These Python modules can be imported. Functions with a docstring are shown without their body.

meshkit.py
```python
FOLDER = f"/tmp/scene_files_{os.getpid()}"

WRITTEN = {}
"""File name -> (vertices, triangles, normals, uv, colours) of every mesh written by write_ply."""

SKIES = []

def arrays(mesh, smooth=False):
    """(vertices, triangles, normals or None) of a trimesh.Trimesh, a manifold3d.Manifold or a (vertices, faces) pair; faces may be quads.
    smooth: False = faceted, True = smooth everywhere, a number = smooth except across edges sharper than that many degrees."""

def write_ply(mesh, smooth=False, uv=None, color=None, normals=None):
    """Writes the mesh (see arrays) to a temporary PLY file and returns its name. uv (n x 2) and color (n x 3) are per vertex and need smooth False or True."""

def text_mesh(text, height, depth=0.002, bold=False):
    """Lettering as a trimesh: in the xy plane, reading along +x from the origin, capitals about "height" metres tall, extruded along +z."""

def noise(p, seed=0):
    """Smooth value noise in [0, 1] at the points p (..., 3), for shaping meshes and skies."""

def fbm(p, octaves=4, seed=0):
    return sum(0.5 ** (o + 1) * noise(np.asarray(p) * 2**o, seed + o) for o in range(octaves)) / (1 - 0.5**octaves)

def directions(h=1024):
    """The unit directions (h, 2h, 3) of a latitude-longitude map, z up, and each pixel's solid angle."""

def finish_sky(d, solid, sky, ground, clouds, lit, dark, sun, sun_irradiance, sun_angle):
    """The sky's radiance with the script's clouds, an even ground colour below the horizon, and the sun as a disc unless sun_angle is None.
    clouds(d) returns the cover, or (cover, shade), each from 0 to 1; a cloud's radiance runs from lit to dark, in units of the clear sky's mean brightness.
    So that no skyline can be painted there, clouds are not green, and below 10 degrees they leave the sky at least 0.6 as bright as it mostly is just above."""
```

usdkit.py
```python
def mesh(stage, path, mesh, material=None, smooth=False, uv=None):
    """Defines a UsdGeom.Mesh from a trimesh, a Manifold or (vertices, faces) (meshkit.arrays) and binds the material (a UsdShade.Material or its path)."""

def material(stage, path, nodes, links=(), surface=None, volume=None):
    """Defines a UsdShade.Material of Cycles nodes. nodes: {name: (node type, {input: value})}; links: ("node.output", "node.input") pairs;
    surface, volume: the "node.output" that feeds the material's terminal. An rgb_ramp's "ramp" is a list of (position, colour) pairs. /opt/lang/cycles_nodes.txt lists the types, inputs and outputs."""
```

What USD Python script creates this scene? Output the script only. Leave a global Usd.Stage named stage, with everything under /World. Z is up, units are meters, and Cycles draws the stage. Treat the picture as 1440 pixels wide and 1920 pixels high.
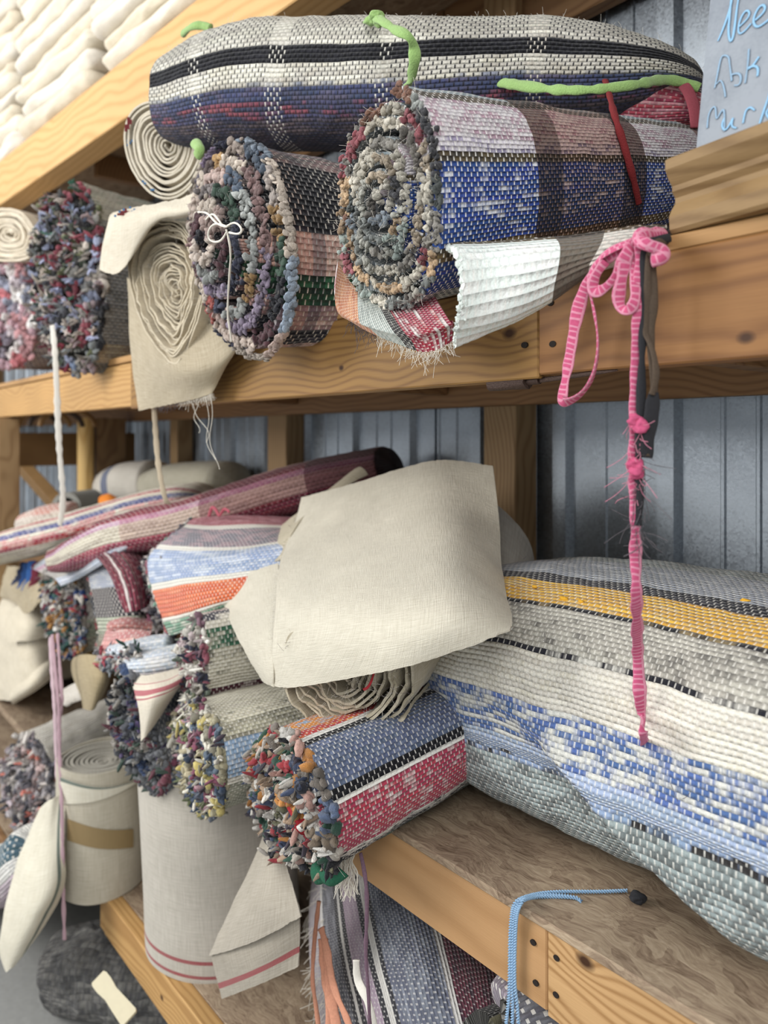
import math, random
import numpy as np, trimesh, usdkit, meshkit
from scipy.interpolate import CubicSpline
from pxr import Usd, UsdGeom, UsdLux, UsdShade, Gf, Sdf, Vt

stage = Usd.Stage.CreateInMemory()
UsdGeom.SetStageUpAxis(stage, 'Z'); UsdGeom.SetStageMetersPerUnit(stage, 1.0)
UsdGeom.Xform.Define(stage, '/World'); UsdGeom.Scope.Define(stage, '/World/Looks')
_T = Sdf.ValueTypeNames
rng = np.random.default_rng(7); random.seed(7)

# ------------------------------------------------------------ camera, light, exposure
# world: x runs along the shelves (to the right = nearer), y goes back towards the metal wall, z up.
CAM = np.array([0.0, -0.766, 1.55]); FPX, CX, HY = 1442.0, 720.0, 820.0
FWD = np.array([-0.775, 0.632, 0.0]); FWD /= np.linalg.norm(FWD)
UP = np.array([0, 0, 1.0]); RIGHT = np.cross(FWD, UP)
cam = UsdGeom.Camera.Define(stage, '/World/camera')
FL = 7.0
cam.CreateFocalLengthAttr(FL); cam.CreateHorizontalApertureAttr(FL * 1440 / FPX); cam.CreateVerticalApertureAttr(FL * 1920 / FPX)
cam.CreateVerticalApertureOffsetAttr(-FL * (960 - HY) / FPX)
cam.CreateClippingRangeAttr((0.02, 100.0))
cam.CreateFStopAttr(0.85); cam.CreateFocusDistanceAttr(1.08)
cam.CreateExposureAttr(0.22)
mtx = Gf.Matrix4d(*RIGHT, 0, *UP, 0, *(-FWD), 0, *CAM, 1)
UsdGeom.Xformable(cam).AddTransformOp().Set(mtx)

dome = UsdLux.DomeLight.Define(stage, '/World/sky_light')
dome.CreateIntensityAttr(0.25); dome.CreateColorAttr(Gf.Vec3f(0.93, 0.97, 1.0))
def rect_light(name, pos, target, w, h, power, color):
    l = UsdLux.RectLight.Define(stage, '/World/' + name)
    l.CreateWidthAttr(w); l.CreateHeightAttr(h); l.CreateIntensityAttr(power); l.CreateColorAttr(Gf.Vec3f(*color))
    pos, target = np.array(pos, float), np.array(target, float)
    z = pos - target; z /= np.linalg.norm(z); x = np.cross([0, 0, 1.0], z); x /= np.linalg.norm(x); y = np.cross(z, x)
    UsdGeom.Xformable(l).AddTransformOp().Set(Gf.Matrix4d(*x, 0, *y, 0, *z, 0, *pos, 1))
rect_light('open_doorway_light', (-3.4, -3.6, 3.0), (-1.6, 0.1, 1.6), 2.2, 2.2, 9.5, (1.0, 0.985, 0.955))
rect_light('skylight', (1.6, -2.6, 3.6), (-0.6, 0.2, 1.2), 1.8, 1.8, 6.0, (1.0, 0.985, 0.96))

def ray(px, py):
    return FWD + (px - CX) / FPX * RIGHT + (HY - py) / FPX * UP
def P(px, py, y):                      # the point of the scene at depth y behind the shelf front
    d = ray(px, py); return CAM + d * (y - CAM[1]) / d[1]
def PZ(px, py, z):                     # ... at height z above the floor
    d = ray(px, py); return CAM + d * (z - CAM[2]) / d[2]
def PT(px, py, t):
    return CAM + ray(px, py) * t

# ------------------------------------------------------------ naming
_used = {}
def numbered(parent, name):
    k = _used.get((parent, name), 0); _used[(parent, name)] = k + 1
    return f'{parent}/{name}' + (f'_{k:03d}' if k else '')
def tag(prim, label=None, cat=None, group=None, kind=None):
    for k, v in (('label', label), ('category', cat), ('group', group), ('kind', kind)):
        if v: prim.SetCustomDataByKey(k, v)
    return prim
def thing(name, label, cat, loc, group=None, kind=None):
    p = numbered('/World', name)
    x = UsdGeom.Xform.Define(stage, p); loc = np.array(loc, float)
    x.AddTranslateOp().Set(Gf.Vec3d(*loc))
    tag(x.GetPrim(), label, cat, group, kind)
    return (p, loc)
def obj(name, mesh, mat, parent=None, smooth=40, uv=None, color=None, label=None, kind=None, cat=None, group=None):
    """ONE Mesh prim. mesh in world coordinates; a child is moved into its parent's frame."""
    base, loc = parent if parent else ('/World', np.zeros(3))
    p = numbered(base, name)
    v, f = (mesh.vertices, mesh.faces) if hasattr(mesh, 'vertices') else mesh
    v = np.asarray(v, float) - loc
    if uv is not None or color is not None: smooth = bool(smooth)
    m = usdkit.mesh(stage, p, (v, f), mat, smooth=smooth, uv=uv)
    if color is not None:
        UsdGeom.PrimvarsAPI(m).CreatePrimvar('tint', _T.Color3fArray, 'vertex').Set(Vt.Vec3fArray.FromNumpy(np.asarray(color, np.float32)))
    tag(m.GetPrim(), label, cat, group, kind)
    return (p, loc)
def curves(name, lines, width, mat, parent, kind='stuff', label=None):
    base, loc = parent; p = numbered(base, name)
    c = UsdGeom.BasisCurves.Define(stage, p)
    c.CreateTypeAttr('linear'); c.CreateCurveVertexCountsAttr([len(l) for l in lines])
    pts = np.vstack(lines) - loc
    c.CreatePointsAttr(Vt.Vec3fArray.FromNumpy(pts.astype(np.float32)))
    w = np.full(len(pts), width) if np.ndim(width) == 0 else np.asarray(width)
    c.CreateWidthsAttr(Vt.FloatArray.FromNumpy(w.astype(np.float32))); c.SetWidthsInterpolation('vertex')
    UsdShade.MaterialBindingAPI.Apply(c.GetPrim()).Bind(mat)
    tag(c.GetPrim(), label, None, None, kind)

# ------------------------------------------------------------ materials
def lin(c):
    if isinstance(c, str):
        c = [int(c[i:i + 2], 16) / 255 for i in (1, 3, 5)]
    return tuple(((x / 12.92) if x <= 0.04045 else ((x + 0.055) / 1.055) ** 2.4) for x in c)
class G:
    """A node graph under construction; a reference to an output starts with @."""
    def __init__(s): s.n, s.l = {}, []
    def __call__(s, kind, out, **ins):
        name = f'n{len(s.n)}'; vals = {}
        s.n[name] = (kind, vals)
        for k, v in ins.items():
            if isinstance(v, str) and v[:1] == '@': s.l.append((v[1:], f'{name}.{k}'))
            else: vals[k] = v
        return f'@{name}.{out}'
    def m(s, op, a, b=0.0, c=0.0, clamp=False):
        return s('math', 'value', math_type=op, value1=a, value2=b, value3=c, use_clamp=clamp)
    def mix(s, fac, a, b, how='mix'):
        return s('mix', 'color', mix_type=how, fac=fac, color1=a, color2=b)
    def noise(s, vec, scale, detail=2.0, rough=0.5, out='fac', dist=0.0):
        return s('noise_texture', out, vector=vec, scale=scale, detail=detail, roughness=rough, distortion=dist)
    def xyz(s, x=0.0, y=0.0, z=0.0): return s('combine_xyz', 'vector', x=x, y=y, z=z)
    def ramp(s, fac, stops, interp=True): return s('rgb_ramp', 'color', fac=fac, ramp=stops, interpolate=interp)
    def build(s, name, color, rough=0.9, normal=None, **kw):
        ins = dict(base_color=color, roughness=rough, **kw)
        if normal: ins['normal'] = normal
        o = s('principled_bsdf', 'BSDF', **ins)
        return usdkit.material(stage, numbered('/World/Looks', name), s.n, s.l, surface=o[1:])

def steps(bands, total):
    out, start = [], 0.0
    for end, c in bands:
        out.append((min(max(start / total, 0), 1), c)); start = end
    return out

def fabric(name, stripes, span, pr=0.008, pw=0.006, warp='#e9e5dc', fleck=0.75, wbands=None, ubands=None, ulen=0.7, grain=16.0, vary=0.35,
           bump=0.8, dash=0.2, wob=0.006, sheen=0.15, rowmix=0.6):
    """Rag weave: weft rows along u (the roll's axis), stripes along v; the warp shows as small dashes at every other crossing.
    stripes: (end in metres, colour, second colour, share of the second)."""
    g = G()
    uv = g('uvmap', 'UV', attribute='st')
    sp = g('separate_xyz', 'x', vector=uv); u = sp; v = sp[:-1] + 'y'
    w1 = g.noise(uv, 9.0, 2.0)
    v2 = g.m('multiply_add', g.m('subtract', w1, 0.5), wob, v)
    r = g.m('divide', v2, pr); ri = g.m('floor', r); rf = g.m('fraction', r)
    c = g.m('divide', g.m('multiply_add', g.m('subtract', g.noise(uv, 14.0, 1.0), 0.5), pw * 1.2, u), pw); ci = g.m('floor', c); cf = g.m('fraction', c)
    par = g.m('floored_modulo', g.m('add', ri, ci), 2.0)
    wn = g('white_noise_texture', 'value', dimensions='2D', vector=g.xyz(ri, 3.7))
    seg = g.m('floor', g.m('multiply_add', wn, 11.0, g.m('multiply', u, 9.0)))
    rnd = g('white_noise_texture', 'value', dimensions='2D', vector=g.xyz(ri, seg))
    s = g.m('divide', g.m('multiply', g.m('add', ri, 0.5), pr), span)
    s = g.m('fraction', s)
    A = g.ramp(s, steps([(e, lin(a)) for e, a, b, k in stripes], span), False)
    B = g.ramp(s, steps([(e, lin(b)) for e, a, b, k in stripes], span), False)
    K = g('rgb_to_bw', 'val', color=g.ramp(s, steps([(e, (k, k, k)) for e, a, b, k in stripes], span), False))
    mo = g.noise(g.xyz(g.m('multiply', u, grain), g.m('multiply', ri, rowmix), 0.0), 1.0, 3.0, 0.65)
    mo = g.m('multiply_add', g.m('subtract', mo, g.m('subtract', 0.72, g.m('multiply', K, 0.44))), 9.0, 0.5, clamp=True)
    col = g.mix(mo, A, B)
    val = g.m('multiply_add', rnd, vary, 1.0 - vary * 0.62)
    hs = g('hsv', 'color', hue=g.m('multiply_add', rnd, vary * 0.06, 0.5 - vary * 0.03), saturation=1.0, value=val, fac=1.0, color=col)
    W = g.ramp(g.m('divide', u, ulen), steps([(e, lin(c_)) for e, c_ in wbands], ulen), False) if wbands else lin(warp)
    d1 = g.m('absolute', g.m('subtract', cf, 0.5))
    isw = g.m('multiply', g.m('less_than', d1, dash), par)
    hrow = g.m('subtract', 1.0, g.m('power', g.m('multiply', g.m('absolute', g.m('subtract', rf, 0.5)), 2.0), 2.0))
    isw2 = g.m('multiply', isw, g.m('greater_than', hrow, 0.25))
    col = g.mix(g.m('multiply', isw2, fleck), hs, W)
    if ubands:
        col = g.mix(1.0, col, g.ramp(g.m('divide', u, ulen), steps([(e, lin(c_)) for e, c_ in ubands], ulen), False), 'multiply')
    fz = g.noise(uv, 420.0, 2.0, 0.6)
    col = g('hsv', 'color', hue=0.5, saturation=1.0, value=g.m('multiply_add', fz, 0.5, 0.75), fac=1.0, color=col)
    over = g.m('multiply', g.m('subtract', 1.0, par), g.m('subtract', 1.0, g.m('multiply', d1, 1.1)))
    h = g.m('multiply', hrow, g.m('multiply_add', over, 0.5, 0.6))
    h = g.m('add', h, g.m('multiply', isw, -0.18))
    h = g.m('multiply_add', fz, 0.35, h)
    h = g.m('multiply_add', g.noise(uv, 90.0, 2.0), 0.35, h)
    nb = g('bump', 'normal', height=h, strength=bump, distance=min(pr, pw) * 0.55)
    return g.build(name, col, 0.95, nb, sheen_weight=sheen, specular_ior_level=0.2)

def linen(name, color='#cfc7b4', dark='#aaa08a', stripes=None, span=1.0, thread=650.0, bump=0.5, along='v', blotch=0.35):
    """Plain fine cloth: slubby threads both ways; stripes: (start, end, colour) in metres along v or u."""
    g = G(); uv = g('uvmap', 'UV', attribute='st')
    sx = g('separate_xyz', 'x', vector=uv); sy = sx[:-1] + 'y'
    a = g.noise(g.xyz(g.m('multiply', sx, thread * 0.05), g.m('multiply', sy, thread)), 1.0, 2.0, 0.6)
    b = g.noise(g.xyz(g.m('multiply', sx, thread), g.m('multiply', sy, thread * 0.05), 5.0), 1.0, 2.0, 0.6)
    t = g.m('multiply_add', g.m('add', a, b), 1.5, -1.0, clamp=True)
    bl = g.noise(uv, 7.0, 3.0)
    col = g.mix(t, lin(dark), lin(color))
    col = g('hsv', 'color', hue=0.5, saturation=1.0, value=g.m('multiply_add', bl, blotch, 1.0 - blotch * 0.5), fac=1.0, color=col)
    for s0, s1, c in (stripes or []):
        q = sy if along == 'v' else sx
        k = g.m('multiply', g.m('greater_than', q, s0), g.m('less_than', q, s1))
        col = g.mix(g.m('multiply', k, g.m('multiply_add', t, 0.25, 0.7)), col, lin(c))
    nb = g('bump', 'normal', height=g.m('add', a, b), strength=bump, distance=0.0012)
    return g.build(name, col, 0.92, nb, sheen_weight=0.1, specular_ior_level=0.2)

def tinted(name, bump=0.8, rough=0.95):
    g = G(); c = g('attribute', 'color', attribute='tint')
    pos = g('geometry', 'position')
    n = g.noise(pos, 700.0, 2.0, 0.6)
    col = g('hsv', 'color', hue=0.5, saturation=1.0, value=g.m('multiply_add', n, 0.7, 0.65), fac=1.0, color=c)
    nb = g('bump', 'normal', height=g.noise(pos, 450.0, 3.0, 0.7), strength=bump, distance=0.003)
    return g.build(name, col, rough, nb, sheen_weight=0.2, specular_ior_level=0.15)

def plain(name, c, rough=0.9, noise_scale=300.0, amount=0.3, bump=0.4, dist=0.001, metallic=0.0, sheen=0.0):
    g = G(); pos = g('geometry', 'position'); n = g.noise(pos, noise_scale, 3.0, 0.6)
    col = g('hsv', 'color', hue=0.5, saturation=1.0, value=g.m('multiply_add', n, amount * 2, 1 - amount), fac=1.0, color=lin(c))
    nb = g('bump', 'normal', height=n, strength=bump, distance=dist)
    return g.build(name, col, rough, nb, metallic=metallic, sheen_weight=sheen)

def wood(name, light, dark, yo=-0.05, zo=0.0, ring=0.011, knots=(), axis='x', vary=0.5, rough=0.6):
    """Softwood: growth rings cut lengthwise round a wandering heart line, fine fibre along the board, knots where given (world points, radius)."""
    g = G(); pos = g('geometry', 'position')
    x = g('separate_xyz', 'x', vector=pos); y, z = x[:-1] + 'y', x[:-1] + 'z'
    if axis == 'z': x, z = z, x
    if axis == 'y': x, y = y, x
    wx = g.xyz(g.m('multiply', x, 2.6), g.m('multiply', y, 5.0), g.m('multiply', z, 5.0))
    wa = g.noise(wx, 1.0, 2.0, 0.45)
    zz = g.m('multiply_add', g.m('subtract', wa, 0.5), 0.13, g.m('subtract', z, zo))
    push = 0.0
    kn = None
    for (kp, kr) in knots:
        d = g('vector_math', 'value', math_type='length', vector1=g('vector_math', 'vector', math_type='multiply', vector1=g('vector_math', 'vector', math_type='subtract', vector1=pos, vector2=tuple(kp)), vector2=(0.7, 1.0, 1.0) if axis == 'x' else (1.0, 1.0, 0.7)))
        f = g.m('exponent', g.m('multiply', d, -1.0 / (kr * 1.8)))
        zz = g.m('multiply_add', f, kr * 1.6, zz)
        q = g.m('subtract', 1.0, g.m('divide', d, kr), clamp=True)
        kn = q if kn is None else g.m('maximum', kn, q)
    rr = g.m('sqrt', g.m('add', g.m('power', zz, 2.0), g.m('power', g.m('subtract', y, yo), 2.0)))
    sn = g.m('multiply_add', g.m('sine', g.m('multiply', rr, 6.283 / ring)), 0.5, 0.5)
    sn = g.m('power', sn, 2.2)
    fib = g.noise(g.xyz(g.m('multiply', x, 14.0), g.m('multiply', y, 420.0), g.m('multiply', z, 420.0)), 1.0, 3.0, 0.6)
    big = g.noise(g.xyz(g.m('multiply', x, 3.0), g.m('multiply', y, 9.0), g.m('multiply', z, 9.0)), 1.0, 3.0)
    fac = g.m('add', g.m('multiply', sn, 0.62), g.m('multiply', g.m('subtract', fib, 0.35), 0.5), clamp=True)
    col = g.mix(fac, lin(light), lin(dark))
    col = g('hsv', 'color', hue=0.5, saturation=1.0, value=g.m('multiply_add', big, vary, 1 - vary * 0.5), fac=1.0, color=col)
    if kn is not None:
        col = g.mix(g.m('power', g.m('multiply', kn, 1.6, clamp=True), 0.8), col, lin('#3d2412'))
    nb = g('bump', 'normal', height=g.m('multiply_add', fib, 0.6, g.m('multiply', sn, -0.4)), strength=0.35, distance=0.0012)
    return g.build(name, col, rough, nb, specular_ior_level=0.3)

def osb(name):
    g = G(); pos = g('geometry', 'position')
    d = g('vector_math', 'vector', math_type='add', vector1=pos, vector2=g('vector_math', 'vector', math_type='scale', vector1=g.noise(pos, 9.0, 2.0, 0.5, 'color'), scale=0.09))
    st = g('mapping', 'vector', vector=d, scale=(1.0, 4.5, 4.5), rotation=(0, 0, 0.35))
    vo = g('voronoi_texture', 'color', vector=st, scale=16.0)
    vd = g('voronoi_texture', 'distance', vector=st, scale=16.0, feature='distance_to_edge')
    k = g('rgb_to_bw', 'val', color=vo)
    fib = g.noise(g('mapping', 'vector', vector=d, scale=(30.0, 260.0, 260.0), rotation=(0, 0, 0.5)), 1.0, 3.0, 0.6)
    f2 = g.m('multiply_add', fib, 0.85, g.m('multiply', k, 0.34))
    col = g.ramp(f2, [(0.25, lin('#5c4833')), (0.5, lin('#86705a')), (0.7, lin('#9c876d')), (1.0, lin('#b5a087'))])
    st2 = g.noise(pos, 4.0, 3.0)
    col = g('hsv', 'color', hue=0.5, saturation=0.9, value=g.m('multiply_add', st2, 0.8, 0.6), fac=1.0, color=col)
    nb = g('bump', 'normal', height=f2, strength=0.5, distance=0.0015)
    return g.build(name, col, 0.75, nb, specular_ior_level=0.25)

def galvanised(name):
    g = G(); pos = g('geometry', 'position')
    vo = g('rgb_to_bw', 'val', color=g('voronoi_texture', 'color', vector=pos, scale=230.0))
    big = g.noise(pos, 5.0, 4.0, 0.6)
    col = g.ramp(g.m('multiply_add', vo, 0.35, g.m('multiply', big, 0.6)), [(0.15, lin('#7b8188')), (0.8, lin('#b9c2cb'))])
    ro = g.m('multiply_add', vo, 0.2, 0.36)
    nb = g('bump', 'normal', height=g.noise(pos, 160.0, 2.0), strength=0.12, distance=0.001)
    return g.build(name, col, ro, nb, metallic=0.85)

# ------------------------------------------------------------ shapes
def spline(pts, n, closed=False):
    p = np.asarray(pts, float)
    if closed: p = np.vstack([p, p[:1]])
    t = np.arange(len(p))
    cs = CubicSpline(t, p, bc_type='periodic' if closed else 'natural') if len(p) > 2 else None
    q = np.linspace(0, len(p) - 1, n)
    return cs(q) if cs else p[0] + (p[1] - p[0]) * q[:, None]
def box(lo, hi, bevel=0.002):
    """A board with its edges taken off."""
    lo, hi = np.minimum(lo, hi), np.maximum(lo, hi); b = min(bevel, *(0.3 * (hi - lo)))
    pts = []
    for sx in (0, 1):
        for sy in (0, 1):
            for sz in (0, 1):
                c = np.array([hi[i] if s else lo[i] for i, s in enumerate((sx, sy, sz))]); d = np.array([-1 if s else 1 for s in (sx, sy, sz)]) * b
                for k in range(3):
                    q = c + d; q[k] = c[k]; pts.append(q)
    return trimesh.convex.convex_hull(np.array(pts))
def beam(a, b, width_dir, w, h, bevel=0.002):
    """A board from a to b (middle of its top front edge line): width along width_dir, height downwards."""
    a, b = np.array(a, float), np.array(b, float); x = b - a; L = np.linalg.norm(x); x /= L
    y = np.array(width_dir, float); y -= x * (y @ x); y /= np.linalg.norm(y); z = np.cross(x, y)
    if z[2] < 0 and abs(z[2]) > 0.1: z = -z
    m = box(np.array([0, 0, -h]), np.array([L, w, 0]), bevel)
    m.vertices = a + m.vertices @ np.array([x, y, z])
    m.fix_normals()
    return m
def grid_faces(n, m, wrap=False):
    i, j = np.meshgrid(np.arange(n - 1), np.arange(m if wrap else m - 1), indexing='ij')
    j2 = (j + 1) % m
    q = np.stack([i * m + j, i * m + j2, (i + 1) * m + j2, (i + 1) * m + j], -1).reshape(-1, 4)
    return np.vstack([q[:, [0, 1, 2]], q[:, [0, 2, 3]]])
def solid_grid(S, th, uv):
    """S (n, m, 3) a surface; gives it a thickness th to one side, closed at the rim. uv (n, m, 2)."""
    n, m = S.shape[:2]
    du, dv = np.gradient(S, axis=0), np.gradient(S, axis=1)
    N = np.cross(du, dv); N /= np.linalg.norm(N, axis=-1, keepdims=True) + 1e-12
    th = np.asarray(th)
    T = S + N * (th[..., None] if th.ndim == 2 else th)
    F = grid_faces(n, m); k = n * m
    rim = np.concatenate([np.arange(m), np.arange(1, n) * m + m - 1, (n - 1) * m + np.arange(m - 2, -1, -1), np.arange(n - 2, 0, -1) * m])
    r2 = np.roll(rim, -1)
    side = np.vstack([np.stack([rim, rim + k, r2 + k], 1), np.stack([rim, r2 + k, r2], 1)])
    V = np.vstack([S.reshape(-1, 3), T.reshape(-1, 3)])
    # the rim gets vertices of its own so that the edge stays crisp
    K = len(V); used = np.unique(side); mp = -np.ones(K, int); mp[used] = K + np.arange(len(used))
    UV = np.vstack([uv.reshape(-1, 2)] * 2)
    return np.vstack([V, V[used]]), np.vstack([F[:, ::-1], F + k, mp[side][:, ::-1]]), np.vstack([UV, UV[used]])
def surface(ctrl, n, m):
    """A smooth surface through a grid of control points (rows x columns x 3)."""
    c = np.asarray(ctrl, float); R, C = c.shape[:2]
    a = np.stack([spline(c[i], m) for i in range(R)])
    return np.stack([spline(a[:, j], n) for j in range(m)], 1)
def arc_uv(S):
    du = np.linalg.norm(np.diff(S, axis=1), axis=-1).mean(0); dv = np.linalg.norm(np.diff(S, axis=0), axis=-1).mean(1)
    u, v = np.concatenate([[0], np.cumsum(du)]), np.concatenate([[0], np.cumsum(dv)])
    return np.stack(np.meshgrid(u, v, indexing='xy'), -1)
def cloth(name, ctrl, mat, parent=None, n=60, m=60, th=0.002, ripple=0.0, rscale=9.0, fray=0.0015, swap=False, seed=0, **kw):
    """A piece of cloth through control points (px, py, y) - pixels are turned into points of the shelf's space at depth y."""
    c = np.array([[P(*q) if len(q) == 3 else np.asarray(q[1]) for q in row] for row in ctrl])
    S = surface(c, n, m); uv = arc_uv(S)
    if ripple:
        N = np.cross(np.gradient(S, axis=0), np.gradient(S, axis=1)); N /= np.linalg.norm(N, axis=-1, keepdims=True) + 1e-12
        S = S + N * ((meshkit.fbm(S * rscale, 3, seed) - 0.5) * ripple)[..., None]
    if fray:
        jit = (meshkit.noise(S * 160, seed + 3) - 0.5) * fray * 2
        ring = np.zeros((n, m)); ring[0] = ring[-1] = 1; ring[:, 0] = ring[:, -1] = 1
        S = S + (ring * jit)[..., None] * np.array([0.5, 0, 1.0])
    if swap: uv = uv[..., ::-1]
    V, F, UV = solid_grid(S, th, uv)
    o = obj(name, (V, F), mat, parent, True, UV, **kw)
    return o, S
def tube(pts, w, h=None, sides=8, n=80, taper=None, wob=0.0, seed=0, facing=None, twist=0.0):
    """A cord or tape along a smooth line: w wide, h thick; facing: what its flat side looks towards."""
    p = spline(pts, n); h = h or w
    t = np.gradient(p, axis=0); t /= np.linalg.norm(t, axis=1, keepdims=True) + 1e-12
    f = np.asarray(facing if facing is not None else -FWD, float)
    a = np.cross(t, f); a /= np.linalg.norm(a, axis=1, keepdims=True) + 1e-9; b = np.cross(t, a)
    tw = np.linspace(0, twist, n)[:, None]
    a, b = a * np.cos(tw) + b * np.sin(tw), b * np.cos(tw) - a * np.sin(tw)
    if wob:
        s = 1 + wob * (meshkit.noise(p * 60, seed) - 0.5) * 2
    else: s = np.ones(n)
    if taper is not None: s = s * np.interp(np.linspace(0, 1, n), np.linspace(0, 1, len(taper)), taper)
    ang = np.arange(sides) * 2 * np.pi / sides
    V = p[:, None] + (np.cos(ang)[None, :, None] * a[:, None] * w / 2 + np.sin(ang)[None, :, None] * b[:, None] * h / 2) * s[:, None, None]
    F = grid_faces(n, sides, True)
    L = np.concatenate([[0], np.cumsum(np.linalg.norm(np.diff(p, axis=0), axis=1))])
    uv = np.stack([np.repeat(L, sides), np.tile(ang / 6.283 * (w + h) * 1.5, n)], 1)
    V = V.reshape(-1, 3); k = len(V)
    V = np.vstack([V, p[:1], p[-1:]]); uv = np.vstack([uv, [[0, 0]], [[L[-1], 0]]])
    j = np.arange(sides); j2 = (j + 1) % sides
    F = np.vstack([F, np.stack([np.full(sides, k), j2, j], 1), np.stack([np.full(sides, k + 1), (n - 1) * sides + j, (n - 1) * sides + j2], 1)])
    return V, F, uv
def merge(parts):
    V, F, U, k = [], [], [], 0
    for v, f, u in parts: V.append(v); F.append(f + k); U.append(u); k += len(v)
    return np.vstack(V), np.vstack(F), np.vstack(U)
BEAD = {s: trimesh.creation.icosphere(s) for s in (0, 1, 2)}
def bead_field(pos, T, R, A, size, cols, sub=1, seed=0, lump=0.5, multi=5):
    """Loops of rag at a rug's edge: lumpy beads, size (k, 3) along tangent, radial, axial; one mesh with a colour per vertex."""
    r = np.random.default_rng(seed); b = BEAD[sub]; bv = np.array(b.vertices)
    if multi > 1:                       # a loop of rag is several small lumps and folds, not one bead
        k0 = len(pos); o = r.normal(0, 0.48, (k0, multi, 3)); o[:, 0] = 0
        off = (o[..., :1] * T[:, None] * size[:, None, :1] + o[..., 1:2] * R[:, None] * size[:, None, 1:2] + np.abs(o[..., 2:]) * A[:, None] * size[:, None, 2:])
        pos = (pos[:, None] + off).reshape(-1, 3); T, R, A = (np.repeat(q, multi, 0) for q in (T, R, A))
        size = np.repeat(size, multi, 0) * r.uniform(0.38, 0.72, (k0 * multi, 1)) * [1.5, 0.75, 0.85]
        cols = np.repeat(cols, multi, 0) * r.uniform(0.7, 1.25, (k0 * multi, 1))
    n = len(pos)
    k = len(bv)
    tilt = r.normal(0, 0.5, (n, 3))
    T = T + tilt[:, :1] * A + tilt[:, 1:2] * R; T /= np.linalg.norm(T, axis=1, keepdims=True)
    R = R - T * np.sum(R * T, 1, keepdims=True); R /= np.linalg.norm(R, axis=1, keepdims=True); A = np.cross(T, R)
    sc = size * r.uniform(0.75, 1.3, (n, 3))
    rad = 1 + lump * (meshkit.noise(bv[None] * 1.7 + r.uniform(0, 90, (n, 1, 3)), 1) - 0.5) * 2
    L = bv[None] * rad[..., None] * sc[:, None]
    V = pos[:, None] + L[..., :1] * T[:, None] + L[..., 1:2] * R[:, None] + L[..., 2:] * A[:, None]
    F = (np.arange(n)[:, None, None] * k + np.array(b.faces)[None]).reshape(-1, 3)
    C = np.repeat(cols[:, None], k, 1) * (0.85 + 0.3 * r.random((n, k, 1)))
    return V.reshape(-1, 3), F, np.clip(C, 0, 1).reshape(-1, 3)
def palette_run(n, pal, seed, run=(2, 12)):
    r = np.random.default_rng(seed); out = []
    while len(out) < n:
        c = np.array(lin(pal[r.integers(len(pal))])); c = c * 0.78 + c.mean() * 0.14; k = r.integers(*run)
        out += [c * r.uniform(0.75, 1.2)] * k
    return np.array(out[:n])
TINT = tinted('rag_loops')
FIBER_LIGHT = plain('pale_fiber', '#d8d2c6'); FIBER_DARK = plain('dark_fiber', '#5a5458')
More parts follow.
